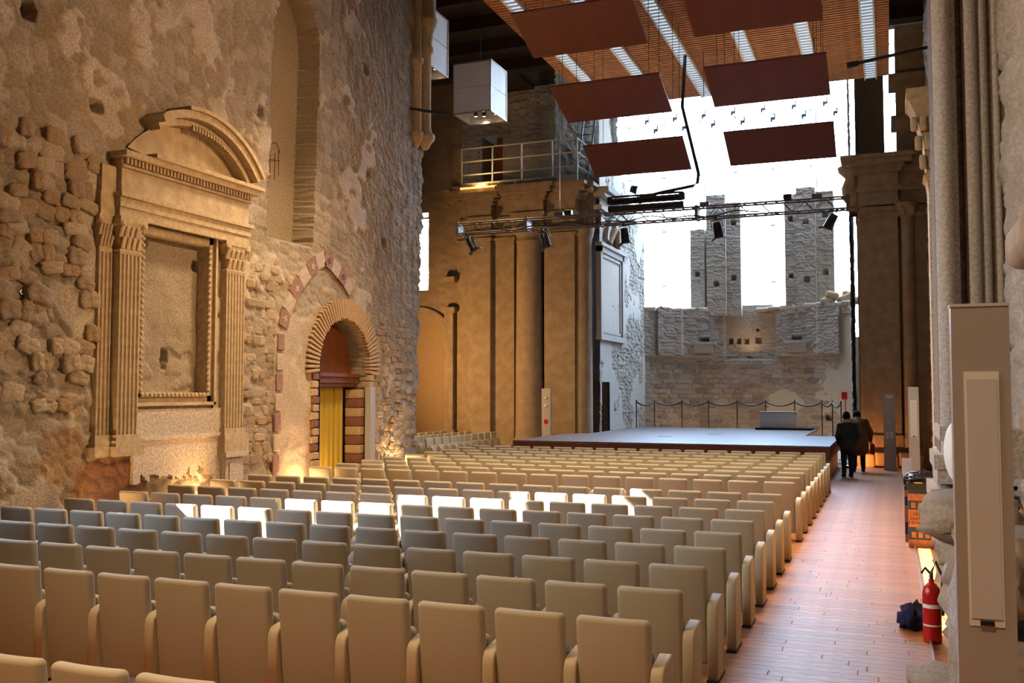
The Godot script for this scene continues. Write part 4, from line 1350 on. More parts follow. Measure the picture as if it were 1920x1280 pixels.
# ---------------------------------------------------------------- hung: reflectors, truss, lanterns
func hung_things():
	var names := ["left, first", "", ""]
	var rows := [[17.2, 9.65, 18.5, 9.2], [19.5, 8.88, 20.8, 8.44], [21.95, 8.16, 23.0, 7.63]]
	var which := ["rearmost", "middle", "foremost"]
	for i in 3:
		for s in 2:
			var x0: float = [-6.78, -3.43][s]
			var x1: float = [-4.36, -1.03][s]
			var r = rows[i]
			var t := thing("acoustic_panel", "dark red acoustic panel, %s, %s row" % [["farthest from the stage", "midway to the stage", "nearest the stage"][i], ["wall side", "aisle side"][s]], "acoustic panel", P((x0 + x1) / 2, r[3], r[2]), "hanging acoustic panels")
			var st := mb()
			var n := Vector3(0, r[2] - r[0], -(r[1] - r[3])).normalized() * 0.05
			var ring := PackedVector3Array([P(x0, r[1], r[0]), P(x1, r[1], r[0]), P(x1, r[3], r[2]), P(x0, r[3], r[2])])
			var up := PackedVector3Array()
			for p in ring: up.append(p + n)
			loft(st, [ring, up], true, false)
			obj("board", st, M.reflector, t)
			for x in [x0 + 0.25, x1 - 0.25]:
				for e in [[r[0] + 0.15, r[1]], [r[2] - 0.15, r[3] + 0.05]]:
					st = mb()
					tube(st, [P(x, e[1], e[0]), P(x, 11.195, e[0])], 0.006, 4)
					obj("suspension_wire", st, M.dark, t)
	# lighting truss across the crossing
	var t := thing("lighting_truss", "long aluminium box truss hung across the crossing", "truss", P(-6, 6.9, 25))
	var X0 := -11.44
	var X1 := -0.87
	for c in [[6.78, 24.86], [7.07, 24.86], [6.78, 25.15], [7.07, 25.15]]:
		var st := mb()
		tube(st, [P(X0, c[0], c[1]), P(X1, c[0], c[1])], 0.025, 8)
		obj("chord", st, M.truss, t)
	var n := 40
	for k in n:
		var a: float = lerpf(X0, X1, k / float(n))
		var b: float = lerpf(X0, X1, (k + 1) / float(n))
		var st := mb()
		for d in [24.86, 25.15]: tube(st, [P(a, 6.78 if k % 2 else 7.07, d), P(b, 7.07 if k % 2 else 6.78, d)], 0.01, 5)
		for y in [6.78, 7.07]: tube(st, [P(a, y, 24.86 if k % 2 else 25.15), P(b, y, 25.15 if k % 2 else 24.86)], 0.01, 5)
		obj("brace", st, M.truss, t)
	for x in [X0, X0 + 2.1, -7.2, -4.6, X1]:
		var st := mb()
		bx(st, x - 0.04, x + 0.04, 6.74, 7.11, 24.82, 25.19)
		obj("end_frame", st, M.truss, t)
	var st := mb()
	var cab := []
	for k in 41: cab.append(P(lerpf(X0 + 0.6, -3.0, k / 40.0), 6.84 + 0.07 * sin(k * 0.8) * sin(k * 0.31), 24.83))
	tube(st, cab, 0.018)
	obj("power_cable", st, M.black, t)
	for x in [-8.4, -4.4, -1.6]:
		st = mb()
		tube(st, [P(x, 7.1, 25), P(x, 11.2, 25)], 0.012, 5); bx(st, x - 0.12, x + 0.12, 7.1, 7.2, 24.9, 25.1)
		obj("hoist_cable", st, M.truss, t)
	for x in [-8.4, -2.6]:  # second lamp is added; both beams are aimed to brighten the slats
		var ul := thing("truss_uplight", "small lamp on top of the truss %s" % ("near the warm lit pier" if x < -5 else "added near the shadowed pier"), "lamp", P(x, 7.1, 24.86), "uplights on the truss")
		st = mb()
		bx(st, x + 0.2, x + 0.4, 7.1, 7.22, 24.78, 24.94)
		obj("housing", st, M.black, ul)
		st = mb()
		bx(st, x + 0.22, x + 0.38, 7.22, 7.225, 24.8, 24.92)
		obj("lens", st, M.bulb, ul)
		spot(P(x + 0.3, 7.27, 24.86), P(x + 0.6, 11.2, 25.4), 5.0, Color(1, 0.86, 0.68), 62, 0.1, ul)
	# cable tray and folded cable arm on the truss
	var ct := thing("cable_loom", "black folded cable loom lying on the lighting truss", "cables", P(-6, 7.2, 25))
	for e in [[7.2, 0.085, -7.0, -4.95], [7.34, 0.04, -6.9, -4.95], [7.43, 0.05, -6.9, -5.0], [7.52, 0.03, -6.9, -5.0]]:
		st = mb()
		tube(st, [P(e[2], e[0], 25), P(e[3], e[0], 25)], e[1], 8)
		obj("cable_run", st, M.black, ct)
	st = mb()
	tube(st, [P(-6.54, 7.37, 25), P(-5.55, 7.55, 25), P(-4.70, 7.66, 25), P(-4.59, 7.73, 25), P(-4.56, 7.98, 25), P(-4.92, 9.58, 25), P(-4.97, 9.80, 25), P(-4.88, 11.19, 25), P(-4.88, 11.19, 25)], 0.045, 8)
	obj("drop_cable", st, M.black, ct)
	st = mb()
	for x in [-6.95, -5.0]: pillow(st, P(x, 7.42, 25), Vector3(0.16, 0.22, 0.2), 0.06)
	obj("clamp", st, M.black, ct)
	# stage spotlights under the truss
	var n_spot := -1
	for a in [[-11.15, 0.5], [-8.85, 0.25], [-6.55, 0.1], [-4.1, 0.15], [-1.12, -0.5]]:
		n_spot += 1
		var s := thing("stage_spotlight", "black stage spotlight on the truss, %s from the warm lit pier" % ordinal(n_spot), "spotlight", P(a[0], 6.75, 24.86), "spotlights under the truss")
		s.rotation.z = a[1]
		st = mb()
		lathe(st, [[0.0, -0.12], [0.1, -0.13], [0.11, -0.3], [0.12, -0.5], [0.125, -0.52], [0.0, -0.5]], Vector3.ZERO, 12)
		obj("body", st, M.black, s, true)
		st = mb()
		tube(st, [Vector3(0, 0.05, 0), Vector3(0, -0.06, 0)], 0.025); tube(st, [Vector3(-0.14, -0.26, 0), Vector3(-0.14, -0.06, 0), Vector3(0.14, -0.06, 0), Vector3(0.14, -0.26, 0)], 0.015)
		obj("yoke", st, M.black, s, true)
		st = mb()
		box(st, Vector3(0.13, -0.54, 0), Vector3(0.16, 0.012, 0.2), Basis(Vector3.BACK, -0.6)); box(st, Vector3(-0.13, -0.54, 0), Vector3(0.16, 0.012, 0.2), Basis(Vector3.BACK, 0.6))
		obj("barn_door", st, M.black, s, true)
	for a in [[-8.6, 9.6, 33.6, 0.7], [-8.75, 9.5, 35.0, 0.5]]:
		st = mb()
		lathe(st, [[0.0, 0.0], [0.13, 0.02], [0.17, 0.26], [0.0, 0.24]], Vector3.ZERO, 12)
		var o = obj("cornice_floodlight", st, M.dark)
		o.position = P(a[0], a[1], a[2]); o.rotation = Vector3(0.4, 0, -1.9)
		tag(o, "small grey floodlight on the chancel cornice, %s" % ("over the framed niche" if a[2] < 34 else "toward the glass"), "floodlight", "floodlights on the chancel cornice")
	# two wires of tiny spots in front of the glass
	for r in [[-9.36, 13.76], [-8.98, 13.33]]:
		st = mb()
		tube(st, [P(-12.2, r[1] + 0.12, 39.5), P(2.0, r[1] + 0.12, 39.5)], 0.008, 4)
		tag(obj("spot_wire", st, M.dark), "%s of two thin wires carrying small spotlights before the glass" % ("upper" if r[1] > 13.5 else "lower"), "wire", "wires before the glass")
		for k in 8:
			var x: float = r[0] + k * 1.2
			if x > -0.5: continue
			st = mb()
			bx(st, x - 0.09, x + 0.09, r[1] - 0.1, r[1], 39.45, 39.55); bx(st, x + 0.04, x + 0.09, r[1], r[1] + 0.15, 39.47, 39.53); bx(st, x - 0.09, x - 0.02, r[1] - 0.18, r[1] - 0.1, 39.45, 39.55)
			tag(obj("wire_spotlight", st, M.dark), "tiny spotlight before the glass, %s wire, %s from the daylit chancel wall" % ["upper" if r[1] > 13.5 else "lower", ordinal(k)], "spotlight", "small spotlights on wires")
	# white box lanterns; the last four are unseen, added to light the rows
	for a in [[-11.56, 24.8, 10.24, "beside the crossing pier"], [-11.56, 20.75, 10.3, "half hidden by the rubble wall"], [-7.6, 13.0, 9.6, "added over the wall side seats"], [-2.2, 15.6, 9.5, "added over the aisle side seats"], [-5.5, 2.0, 9.6, "added over the rearmost row"], [-2.0, -1.0, 9.6, "added at the back of the hall"]]:
		lantern(a[0], a[1], a[2], a[3], 10.0 if a[1] > 20 else 23.0 if a[1] > 4 else 16.0, Color(1, 0.87, 0.68) if a[1] > 4 else Color(1, 0.84, 0.64), 52.0 if a[1] > 4 else 34.0 if a[1] > 0 else 43.0)

func lantern(x: float, d: float, y: float, where: String, energy: float, col: Color, angle: float):
	var t := thing("box_lantern", "large white box lantern with open bottom " + where, "lantern", P(x + 0.58, y, d + 0.6), "box lanterns")
	var w := 1.17
	var dp := 1.2
	var h := 1.47
	for f in [[x, x + w, d, d + 0.02], [x, x + w, d + dp - 0.02, d + dp], [x, x + 0.02, d + 0.02, d + dp - 0.02], [x + w - 0.02, x + w, d + 0.02, d + dp - 0.02]]:
		for k in 2:
			var st := mb()
			bx(st, f[0], f[1], y + k * h / 2 + 0.006, y + (k + 1) * h / 2 - 0.006, f[2], f[3])
			obj("panel", st, M.lantern, t)
	var st := mb()
	for e in [[x, d], [x + w, d], [x, d + dp], [x + w, d + dp]]: bx(st, e[0] - 0.015, e[0] + 0.015, y, y + h, e[1] - 0.015, e[1] + 0.015)
	for yy in [y, y + h]:
		bx(st, x, x + w, yy - 0.015, yy + 0.015, d - 0.015, d + 0.015); bx(st, x, x + w, yy - 0.015, yy + 0.015, d + dp - 0.015, d + dp + 0.015)
		bx(st, x - 0.015, x + 0.015, yy - 0.015, yy + 0.015, d, d + dp); bx(st, x + w - 0.015, x + w + 0.015, yy - 0.015, yy + 0.015, d, d + dp)
	obj("frame", st, M.steel, t)
	st = mb()
	bx(st, x, x + w, y + h - 0.03, y + h, d, d + dp)
	obj("lid", st, M.white, t)
	st = mb()
	tube(st, [P(x + w / 2, y + h, d + dp / 2), P(x + w / 2, 13.3, d + dp / 2)], 0.012, 5)
	obj("suspension_cable", st, M.dark, t)
	for q in [[0.25, 0.8], [0.45, 0.86], [0.8, 0.8], [0.6, 0.45]]:
		st = mb()
		lathe(st, [[0.0, y + 0.42], [0.06, y + 0.42], [0.06, y + 0.16], [0.05, y + 0.16]], P(x + q[0] * w, 0, d + q[1] * dp), 10)
		obj("spot_housing", st, M.black, t)
		st = mb()
		lathe(st, [[0.05, y + 0.165], [0.0, y + 0.165]], P(x + q[0] * w, 0, d + q[1] * dp), 10)
		obj("bulb", st, M.bulb, t)
		spot(P(x + q[0] * w, y + 0.13, d + q[1] * dp), P(x + q[0] * w, 0, d + q[1] * dp + 0.3), energy, col, angle, 0.1, t)

# ---------------------------------------------------------------- seats
func make_chair() -> Node3D:
	var t := Node3D.new()
	# built facing -Z, its rear top edge over the origin line
	var st := mb()
	pillow(st, Vector3(0, 0.505, -0.085), Vector3(0.462, 0.77, 0.085), 0.032, Basis.IDENTITY, -0.018, 0.11)
	part(t, "backrest", st, M.fabric)
	st = mb()
	pillow(st, Vector3(0, 0.5, -0.2), Vector3(0.44, 0.36, 0.09), 0.035, Basis(Vector3.RIGHT, 0.08))
	part(t, "seat", st, M.fabric)
	armrest(t, 0.2715)
	return t

func part(t, called, st, m):
	st.generate_normals()
	var o := MeshInstance3D.new()
	o.mesh = st.commit(); o.material_override = m; o.name = called
	t.add_child(o, true)

func armrest(t, x):
	var st := mb()
	var rings := []
	for e in [[-0.04, 0.009], [-0.036, 0.002], [-0.03, 0.0], [0.03, 0.0], [0.036, 0.002], [0.04, 0.009]]:
		var ring := PackedVector3Array()
		var i: float = e[1]
		for q in [[-0.03 - i, 0.025], [-0.03 - i, 0.54], [-0.037 - i, 0.58 - i], [-0.06 - i, 0.61 - i], [-0.1, 0.625 - i], [-0.28, 0.645 - i], [-0.32 + i, 0.635 - i], [-0.345 + i, 0.6 - i], [-0.35 + i, 0.56], [-0.33 + i, 0.025]]:
			ring.append(Vector3(x + e[0], q[1], q[0]))
		rings.append(ring)
	loft(st, rings)
	part(t, "armrest", st, M.arm)
	st = mb()
	box(st, Vector3(x, 0.0125, -0.19), Vector3(0.085, 0.025, 0.36))
	part(t, "foot", st, M.dark)
	st = mb()
	box(st, Vector3(x - 0.04, 0.42, -0.09), Vector3(0.012, 0.06, 0.03))
	part(t, "hinge", st, M.dark)

func seats():
	var proto := make_chair()
	var ends := make_chair()
	armrest(ends, -0.2715)
	var rows := [3.72]
	for k in 9: rows.append(5.67 + k * 0.955)
	for k in 9: rows.append(15.12 + k * 0.939)
	for r in rows.size():
		for s in 16:
			if r == 0 and (s < 2 or s > 8): continue
			var x := -1.59 - s * 0.543
			var c: Node3D = (ends if s == 15 else proto).duplicate()
			c.name = numbered("auditorium_chair")
			add_child(c)
			c.position = P(x, 0, rows[r])
			var from_stage := rows.size() - 1 - r
			var where := "%s row from the stage" % ordinal(from_stage) if r > 0 else "separate rearmost row"
			tag(c, "beige auditorium chair, %s, %s seat from the aisle" % [where, ordinal(s)], "chair", "auditorium chairs")
	for r in 3:
		for s in 10:
			var c: Node3D = proto.duplicate()
			c.name = numbered("auditorium_chair")
			add_child(c)
			c.rotation.y = -PI / 2
			c.position = P(-12.75 - r * 0.95, 0, 25.6 + s * 0.545)
			tag(c, "pale auditorium chair facing the stage side, %s row of side block, %s from the pier" % [ordinal(r), ordinal(9 - s)], "chair", "side block chairs")
	proto.free()
	ends.free()

# ---------------------------------------------------------------- columns, boxes, clutter
func service_column(x, d, w, dep, h, label, kind):
	var t := thing("service_column", label, "column", P(x, 0, d), "brushed metal service columns")
	var st := mb()
	bx(st, x - w / 2, x + w / 2, 0, h, d - dep / 2, d + dep / 2)
	obj("body", st, M.column, t)
	st = mb()
	bx(st, x - w / 2 - 0.004, x + w / 2 + 0.004, h, h + 0.012, d - dep / 2 - 0.004, d + dep / 2 + 0.004)
	obj("cap", st, M.grille, t)
	var f: float = d - dep / 2
	if kind == "grille":
		st = mb()
		bx(st, x - w * 0.3, x + w * 0.3, 1.34, h - 0.26, f - 0.004, f)
		obj("grille_frame", st, M.white, t)
		st = mb()
		bx(st, x - w * 0.26, x + w * 0.26, 1.37, h - 0.29, f - 0.008, f)
		obj("speaker_grille", st, M.grille, t)
		st = mb()
		bx(st, x - 0.025, x + 0.025, 1.345, 1.362, f - 0.014, f)
		obj("catch", st, M.dark, t)
	elif kind == "panel":
		st = mb()
		lathe(st, [[0.0, 0.03], [0.05, 0.028], [0.075, 0.0]], Vector3.ZERO, 14)
		var o = obj("sounder", st, M.white, t, true)
		o.position = P(x, h - 0.42, f) - t.position
		o.rotation.x = PI / 2 * -1
		st = mb()
		bx(st, x - 0.1, x + 0.1, h - 0.12, h - 0.04, f - 0.006, f)
		obj("name_plate", st, M.white, t)
		st = mb()
		bx(st, x - 0.03, x + 0.03, h - 0.86, h - 0.83, f - 0.006, f)
		obj("keyhole", st, M.white, t)
		for q in [[-0.055, 0.0], [0.055, 0.0], [-0.055, 0.1], [0.055, 0.1]]:
			st = mb()
			bx(st, x + q[0] - 0.042, x + q[0] + 0.042, h - 1.28 + q[1], h - 1.2 + q[1], f - 0.006, f)
			obj("socket", st, M.white, t)
	if kind == "alarm":
		st = mb()
		bx(st, x - 0.06, x + 0.06, 1.2, 1.34, f - 0.02, f)
		obj("fire_alarm_button", st, M.red, t)
		st = mb()
		for y in [h - 0.3, h - 0.55]: lathe(st, [[0.0, -0.05], [0.06, -0.03], [0.06, 0.03], [0.0, 0.05]], P(x, y, f), 12)
		obj("sounder", st, M.white, t)
		for q in [-0.07, 0.07]:
			st = mb()
			bx(st, x + q - 0.06, x + q + 0.06, 0.6, 0.74, f - 0.006, f)
			obj("socket", st, M.white, t)

func columns_and_clutter():
	service_column(0.34, 4.3, 0.21, 0.12, 2.6, "brushed metal column with long speaker grille by the near right wall", "grille")
	service_column(0.45, 21.4, 0.2, 0.2, 2.34, "slim metal column with speaker grille along the right wall", "grille")
	service_column(-0.02, 29.9, 0.32, 0.16, 2.2, "metal column with round sounder and sockets before the shadowed pier", "panel")
	service_column(-10.1, 17.62, 0.13, 0.2, 2.33, "dark metal column standing beside the arched doorway", "plain")
	service_column(-10.62, 30.2, 0.3, 0.16, 2.35, "metal column with red alarm button before the big round column", "alarm")
	# white oval wall lamp
	var st := mb()
	var rings := []
	for k in 9:
		var a := PI / 2 * k / 8.0
		var ring := PackedVector3Array()
		for i in 20: ring.append(P(0.42 - 0.09 * sin(a), 1.86 + 0.21 * cos(a) * sin(TAU * i / 20), 7.1 + 0.16 * cos(a) * cos(TAU * i / 20)))
		rings.append(ring)
	loft(st, rings)
	var wl := thing("oval_wall_lamp", "white oval wall lamp behind the near metal column", "wall lamp", P(0.42, 1.86, 7.1))
	obj("shade", st, M.white, wl)
	st = mb()
	bx(st, 0.42, 1.2, 1.7, 2.02, 6.98, 7.22)
	obj("mount", st, M.carved_grey, wl)
	# red pipe
	st = mb()
	tube(st, [P(0.62, 0.9, 10.0), P(0.62, 2.1, 10.0)], 0.018)
	tag(obj("red_pipe", st, M.red), "thin red upright pipe behind the boulder ledge", "pipe")
	# extinguisher
	var e := thing("fire_extinguisher", "red fire extinguisher on the floor beside the boulder ledge", "extinguisher", P(0.3, 0, 9.6))
	st = mb()
	lathe(st, [[0.0, 0.0], [0.075, 0.0], [0.08, 0.02], [0.08, 0.42], [0.07, 0.48], [0.04, 0.52], [0.025, 0.53], [0.025, 0.56], [0.0, 0.56]], P(0.32, 0, 9.6), 18)
	obj("cylinder", st, M.red, e)
	st = mb()
	lathe(st, [[0.081, 0.31], [0.081, 0.345]], P(0.32, 0, 9.6), 18, PI * 0.1, PI * 0.9)
	lathe(st, [[0.081, 0.15], [0.081, 0.165]], P(0.32, 0, 9.6), 18, PI * 0.1, PI * 0.9)
	obj("instruction_label", st, M.white, e)
	st = mb()
	tube(st, [P(0.32, 0.55, 9.6), P(0.32, 0.62, 9.62)], 0.02); tube(st, [P(0.32, 0.6, 9.62), P(0.27, 0.66, 9.6), P(0.24, 0.62, 9.56)], 0.012); tube(st, [P(0.32, 0.62, 9.6), P(0.36, 0.72, 9.58), P(0.41, 0.6, 9.56), P(0.41, 0.25, 9.55)], 0.014)
	obj("valve_and_hose", st, M.black, e)
	st = mb()
	var cr := []
	var cn := noise(FastNoiseLite.TYPE_SIMPLEX, 2.2, 77, 3)
	for i in 9:
		var th: float = lerpf(0.02, PI - 0.02, i / 8.0)
		var ring := PackedVector3Array()
		for q in 20:
			var v := Vector3(sin(th) * cos(TAU * q / 20), cos(th), sin(th) * sin(TAU * q / 20))
			var rr := 0.13 * (1.0 + 0.9 * cn.get_noise_3dv(v * 0.9))
			ring.append(P(0.16, maxf(0.1 + v.y * rr * 0.9, 0.004), 10.05) + Vector3(v.x * rr, 0, v.z * rr * 1.2))
		cr.append(ring)
	loft(st, cr)
	tag(obj("blue_cloth", st, mat(Color(0.08, 0.12, 0.3), 0.9)), "crumpled dark blue cloth on floor behind the extinguisher", "cloth")
	# recycling cartons
	carton(0.37, 15.35, 0.3, 0.3, 0.93, "brown cardboard recycling carton printed CARTA CARTONE E TETRA PAK", true)
	carton(0.33, 15.9, 0.3, 0.3, 0.95, "brown cardboard recycling carton behind the printed carton", false)
	st = mb()
	for k in 5: pillow(st, P(0.36 + 0.05 * sin(k * 2.0), 0.95 + 0.02 * k, 15.3 + 0.08 * k), Vector3(0.28, 0.1, 0.22), 0.045, Basis(Vector3.UP, k))
	tag(obj("waste_bag", st, mat(Color(0.03, 0.04, 0.08), 0.15)), "shiny dark plastic bag on top of the carton", "bag")
	st = mb()
	bx(st, 0.16, 0.3, 0.95, 1.2, 16.6, 16.64); bx(st, 0.18, 0.28, 0, 0.95, 16.56, 16.68)
	tag(obj("sign_stand", st, M.grille), "small grey display stand behind the cartons", "stand")
	# red sign by the apse wall
	st = mb()
	bx(st, -1.5, -1.32, 2.0, 2.25, 34.0, 34.03); tube(st, [P(-1.38, 0, 34.02), P(-1.38, 2.0, 34.02)], 0.02)
	tag(obj("red_sign", st, M.red), "small red sign on a thin post behind the stage", "sign")

func carton(x, d, w, dep, h, label, printed):
	var t := thing("carton", label, "carton", P(x, 0, d))
	var st := mb()
	bx(st, x - w / 2, x + w / 2, 0, h, d - dep / 2, d + dep / 2)
	obj("box", st, M.cardboard, t)
	st = mb()
	bx(st, x - w / 2 - 0.01, x + w / 2 + 0.01, h - 0.09, h, d - dep / 2 - 0.01, d + dep / 2 + 0.01)
	obj("rim", st, M.black, t)
	var f: float = d - dep / 2
	for y in [[0.12, 0.3], [0.55, 0.68], [0.78, 0.84]]:
		st = mb()
		bx(st, x - w / 2, x + w / 2, y[0], y[1], f - 0.002, f)
		obj("printed_band", st, M.blue_print, t)
	if not printed: return
	for k in 3:
		for y in [0.15, 0.575]:
			st = mb()
			bx(st, x - 0.11 + k * 0.09, x - 0.05 + k * 0.09, y, y + 0.08, f - 0.004, f)
			obj("pictogram", st, M.cardboard, t)
	var fnt := SystemFont.new()
	fnt.font_names = PackedStringArray(["Droid Sans"])
	fnt.font_weight = 700
	var k := 0
	for s in ["CARTA", "CARTONE", "E TETRA PAK"]:
		var tm := TextMesh.new()
		tm.text = s
		tm.font = fnt
		tm.font_size = 24
		tm.pixel_size = 0.0022
		tm.depth = 0.003
		var o := MeshInstance3D.new()
		o.mesh = tm; o.material_override = M.dark; o.name = "lettering"
		t.add_child(o, true)
		o.position = P(x, 0.49 - k * 0.065, f - 0.002) - t.position
		k += 1

# ---------------------------------------------------------------- people: joints with radii, smooth union, surface nets
func sdf_mesh(bones: Array, lo: Vector3, hi: Vector3, cell: float, blend: float) -> ArrayMesh:
	var nx := int((hi.x - lo.x) / cell) + 2
	var ny := int((hi.y - lo.y) / cell) + 2
	var nz := int((hi.z - lo.z) / cell) + 2
	var val := PackedFloat32Array()
	val.resize(nx * ny * nz)
	val.fill(1.0)
	var field := PackedFloat32Array()
	for b in bones:
		var a: Vector3 = b[0]
		var e: Vector3 = b[1]
		var rm: float = max(b[2], b[3]) + blend + cell * 2
		var ba := e - a
		var bl: float = max(ba.length_squared(), 1e-6)
		var mn := a.min(e) - Vector3.ONE * rm
		var mx := a.max(e) + Vector3.ONE * rm
		for k in range(max(0, int((mn.z - lo.z) / cell)), min(nz, int((mx.z - lo.z) / cell) + 2)):
			for j in range(max(0, int((mn.y - lo.y) / cell)), min(ny, int((mx.y - lo.y) / cell) + 2)):
				for i in range(max(0, int((mn.x - lo.x) / cell)), min(nx, int((mx.x - lo.x) / cell) + 2)):
					var p := lo + Vector3(i, j, k) * cell
					var t := clampf((p - a).dot(ba) / bl, 0, 1)
					var d: float = (p - a - ba * t).length() - lerpf(b[2], b[3], t)
					var q := (k * ny + j) * nx + i
					var v := val[q]
					var h := maxf(blend - absf(v - d), 0.0) / blend
					val[q] = minf(v, d) - h * h * blend * 0.25
	var vid := {}
	var vs := PackedVector3Array()
	for k in nz - 1:
		for j in ny - 1:
			for i in nx - 1:
				var s := Vector3.ZERO
				var c := 0
				var inside := 0
				var cv := []
				for o in 8:
					var v := val[((k + (o >> 2)) * ny + j + ((o >> 1) & 1)) * nx + i + (o & 1)]
					cv.append(v)
					if v < 0: inside += 1
				if inside == 0 or inside == 8: continue
				for ed in [[0, 1], [2, 3], [4, 5], [6, 7], [0, 2], [1, 3], [4, 6], [5, 7], [0, 4], [1, 5], [2, 6], [3, 7]]:
					var u: float = cv[ed[0]]
					var w: float = cv[ed[1]]
					if (u < 0) != (w < 0):
						var t := u / (u - w)
						var p0 := Vector3(ed[0] & 1, (ed[0] >> 1) & 1, ed[0] >> 2)
						var p1 := Vector3(ed[1] & 1, (ed[1] >> 1) & 1, ed[1] >> 2)
						s += p0.lerp(p1, t)
						c += 1
				vid[(k * ny + j) * nx + i] = vs.size()
				vs.append(lo + (Vector3(i, j, k) + s / c) * cell)
	var st := SurfaceTool.new()
	st.begin(Mesh.PRIMITIVE_TRIANGLES)
	st.set_smooth_group(0)
	for v in vs: st.add_vertex(v)
	var step := [1, nx, nx * ny]
	for key in vid:
		var i: int = key % nx
		var j: int = (key / nx) % ny
		var k: int = key / (nx * ny)
		var v0 := val[key]
		for ax in 3:
			if [i, j, k][ax] + 1 >= [nx, ny, nz][ax]: continue
			var v1 := val[key + step[ax]]
			if (v0 < 0) == (v1 < 0): continue
			var s1: int = step[(ax + 1) % 3]
			var s2: int = step[(ax + 2) % 3]
			var q := [key, key - s1, key - s1 - s2, key - s2]
			var ok := true
			for w in q:
				if not vid.has(w): ok = false
			if not ok: continue
			var f := [vid[q[0]], vid[q[1]], vid[q[2]], vid[q[3]]]
			if v0 > 0: f.reverse()
			for w in [0, 2, 1, 0, 3, 2]: st.add_index(f[w])
	st.generate_normals()
	return st.commit()

func mesh_part(t, called, me, m):
	var o := MeshInstance3D.new()
	o.mesh = me; o.material_override = m; o.name = called
	t.add_child(o, true)

func hand(at: Vector3, dir: Vector3, side: float) -> Array:
	# palm and five curled fingers hanging along dir
	var b := []
	var f := Vector3(0, 0, -1)
	var p := at + dir * 0.08
	b.append([at, p, 0.026, 0.03])
	for k in 4:
		var r := p + f * (0.026 - 0.017 * k)
		var l: float = [0.03, 0.036, 0.034, 0.026][k]
		b.append([r, r + dir * l, 0.0095, 0.009])
		b.append([r + dir * l, r + dir * l * 1.8 + Vector3(-side * 0.018, 0, 0), 0.009, 0.0075])
	b.append([at + dir * 0.03 + f * 0.02, at + dir * 0.07 + f * 0.05, 0.011, 0.009])
	b.append([at + dir * 0.07 + f * 0.05, at + dir * 0.1 + f * 0.048, 0.009, 0.008])
	return b

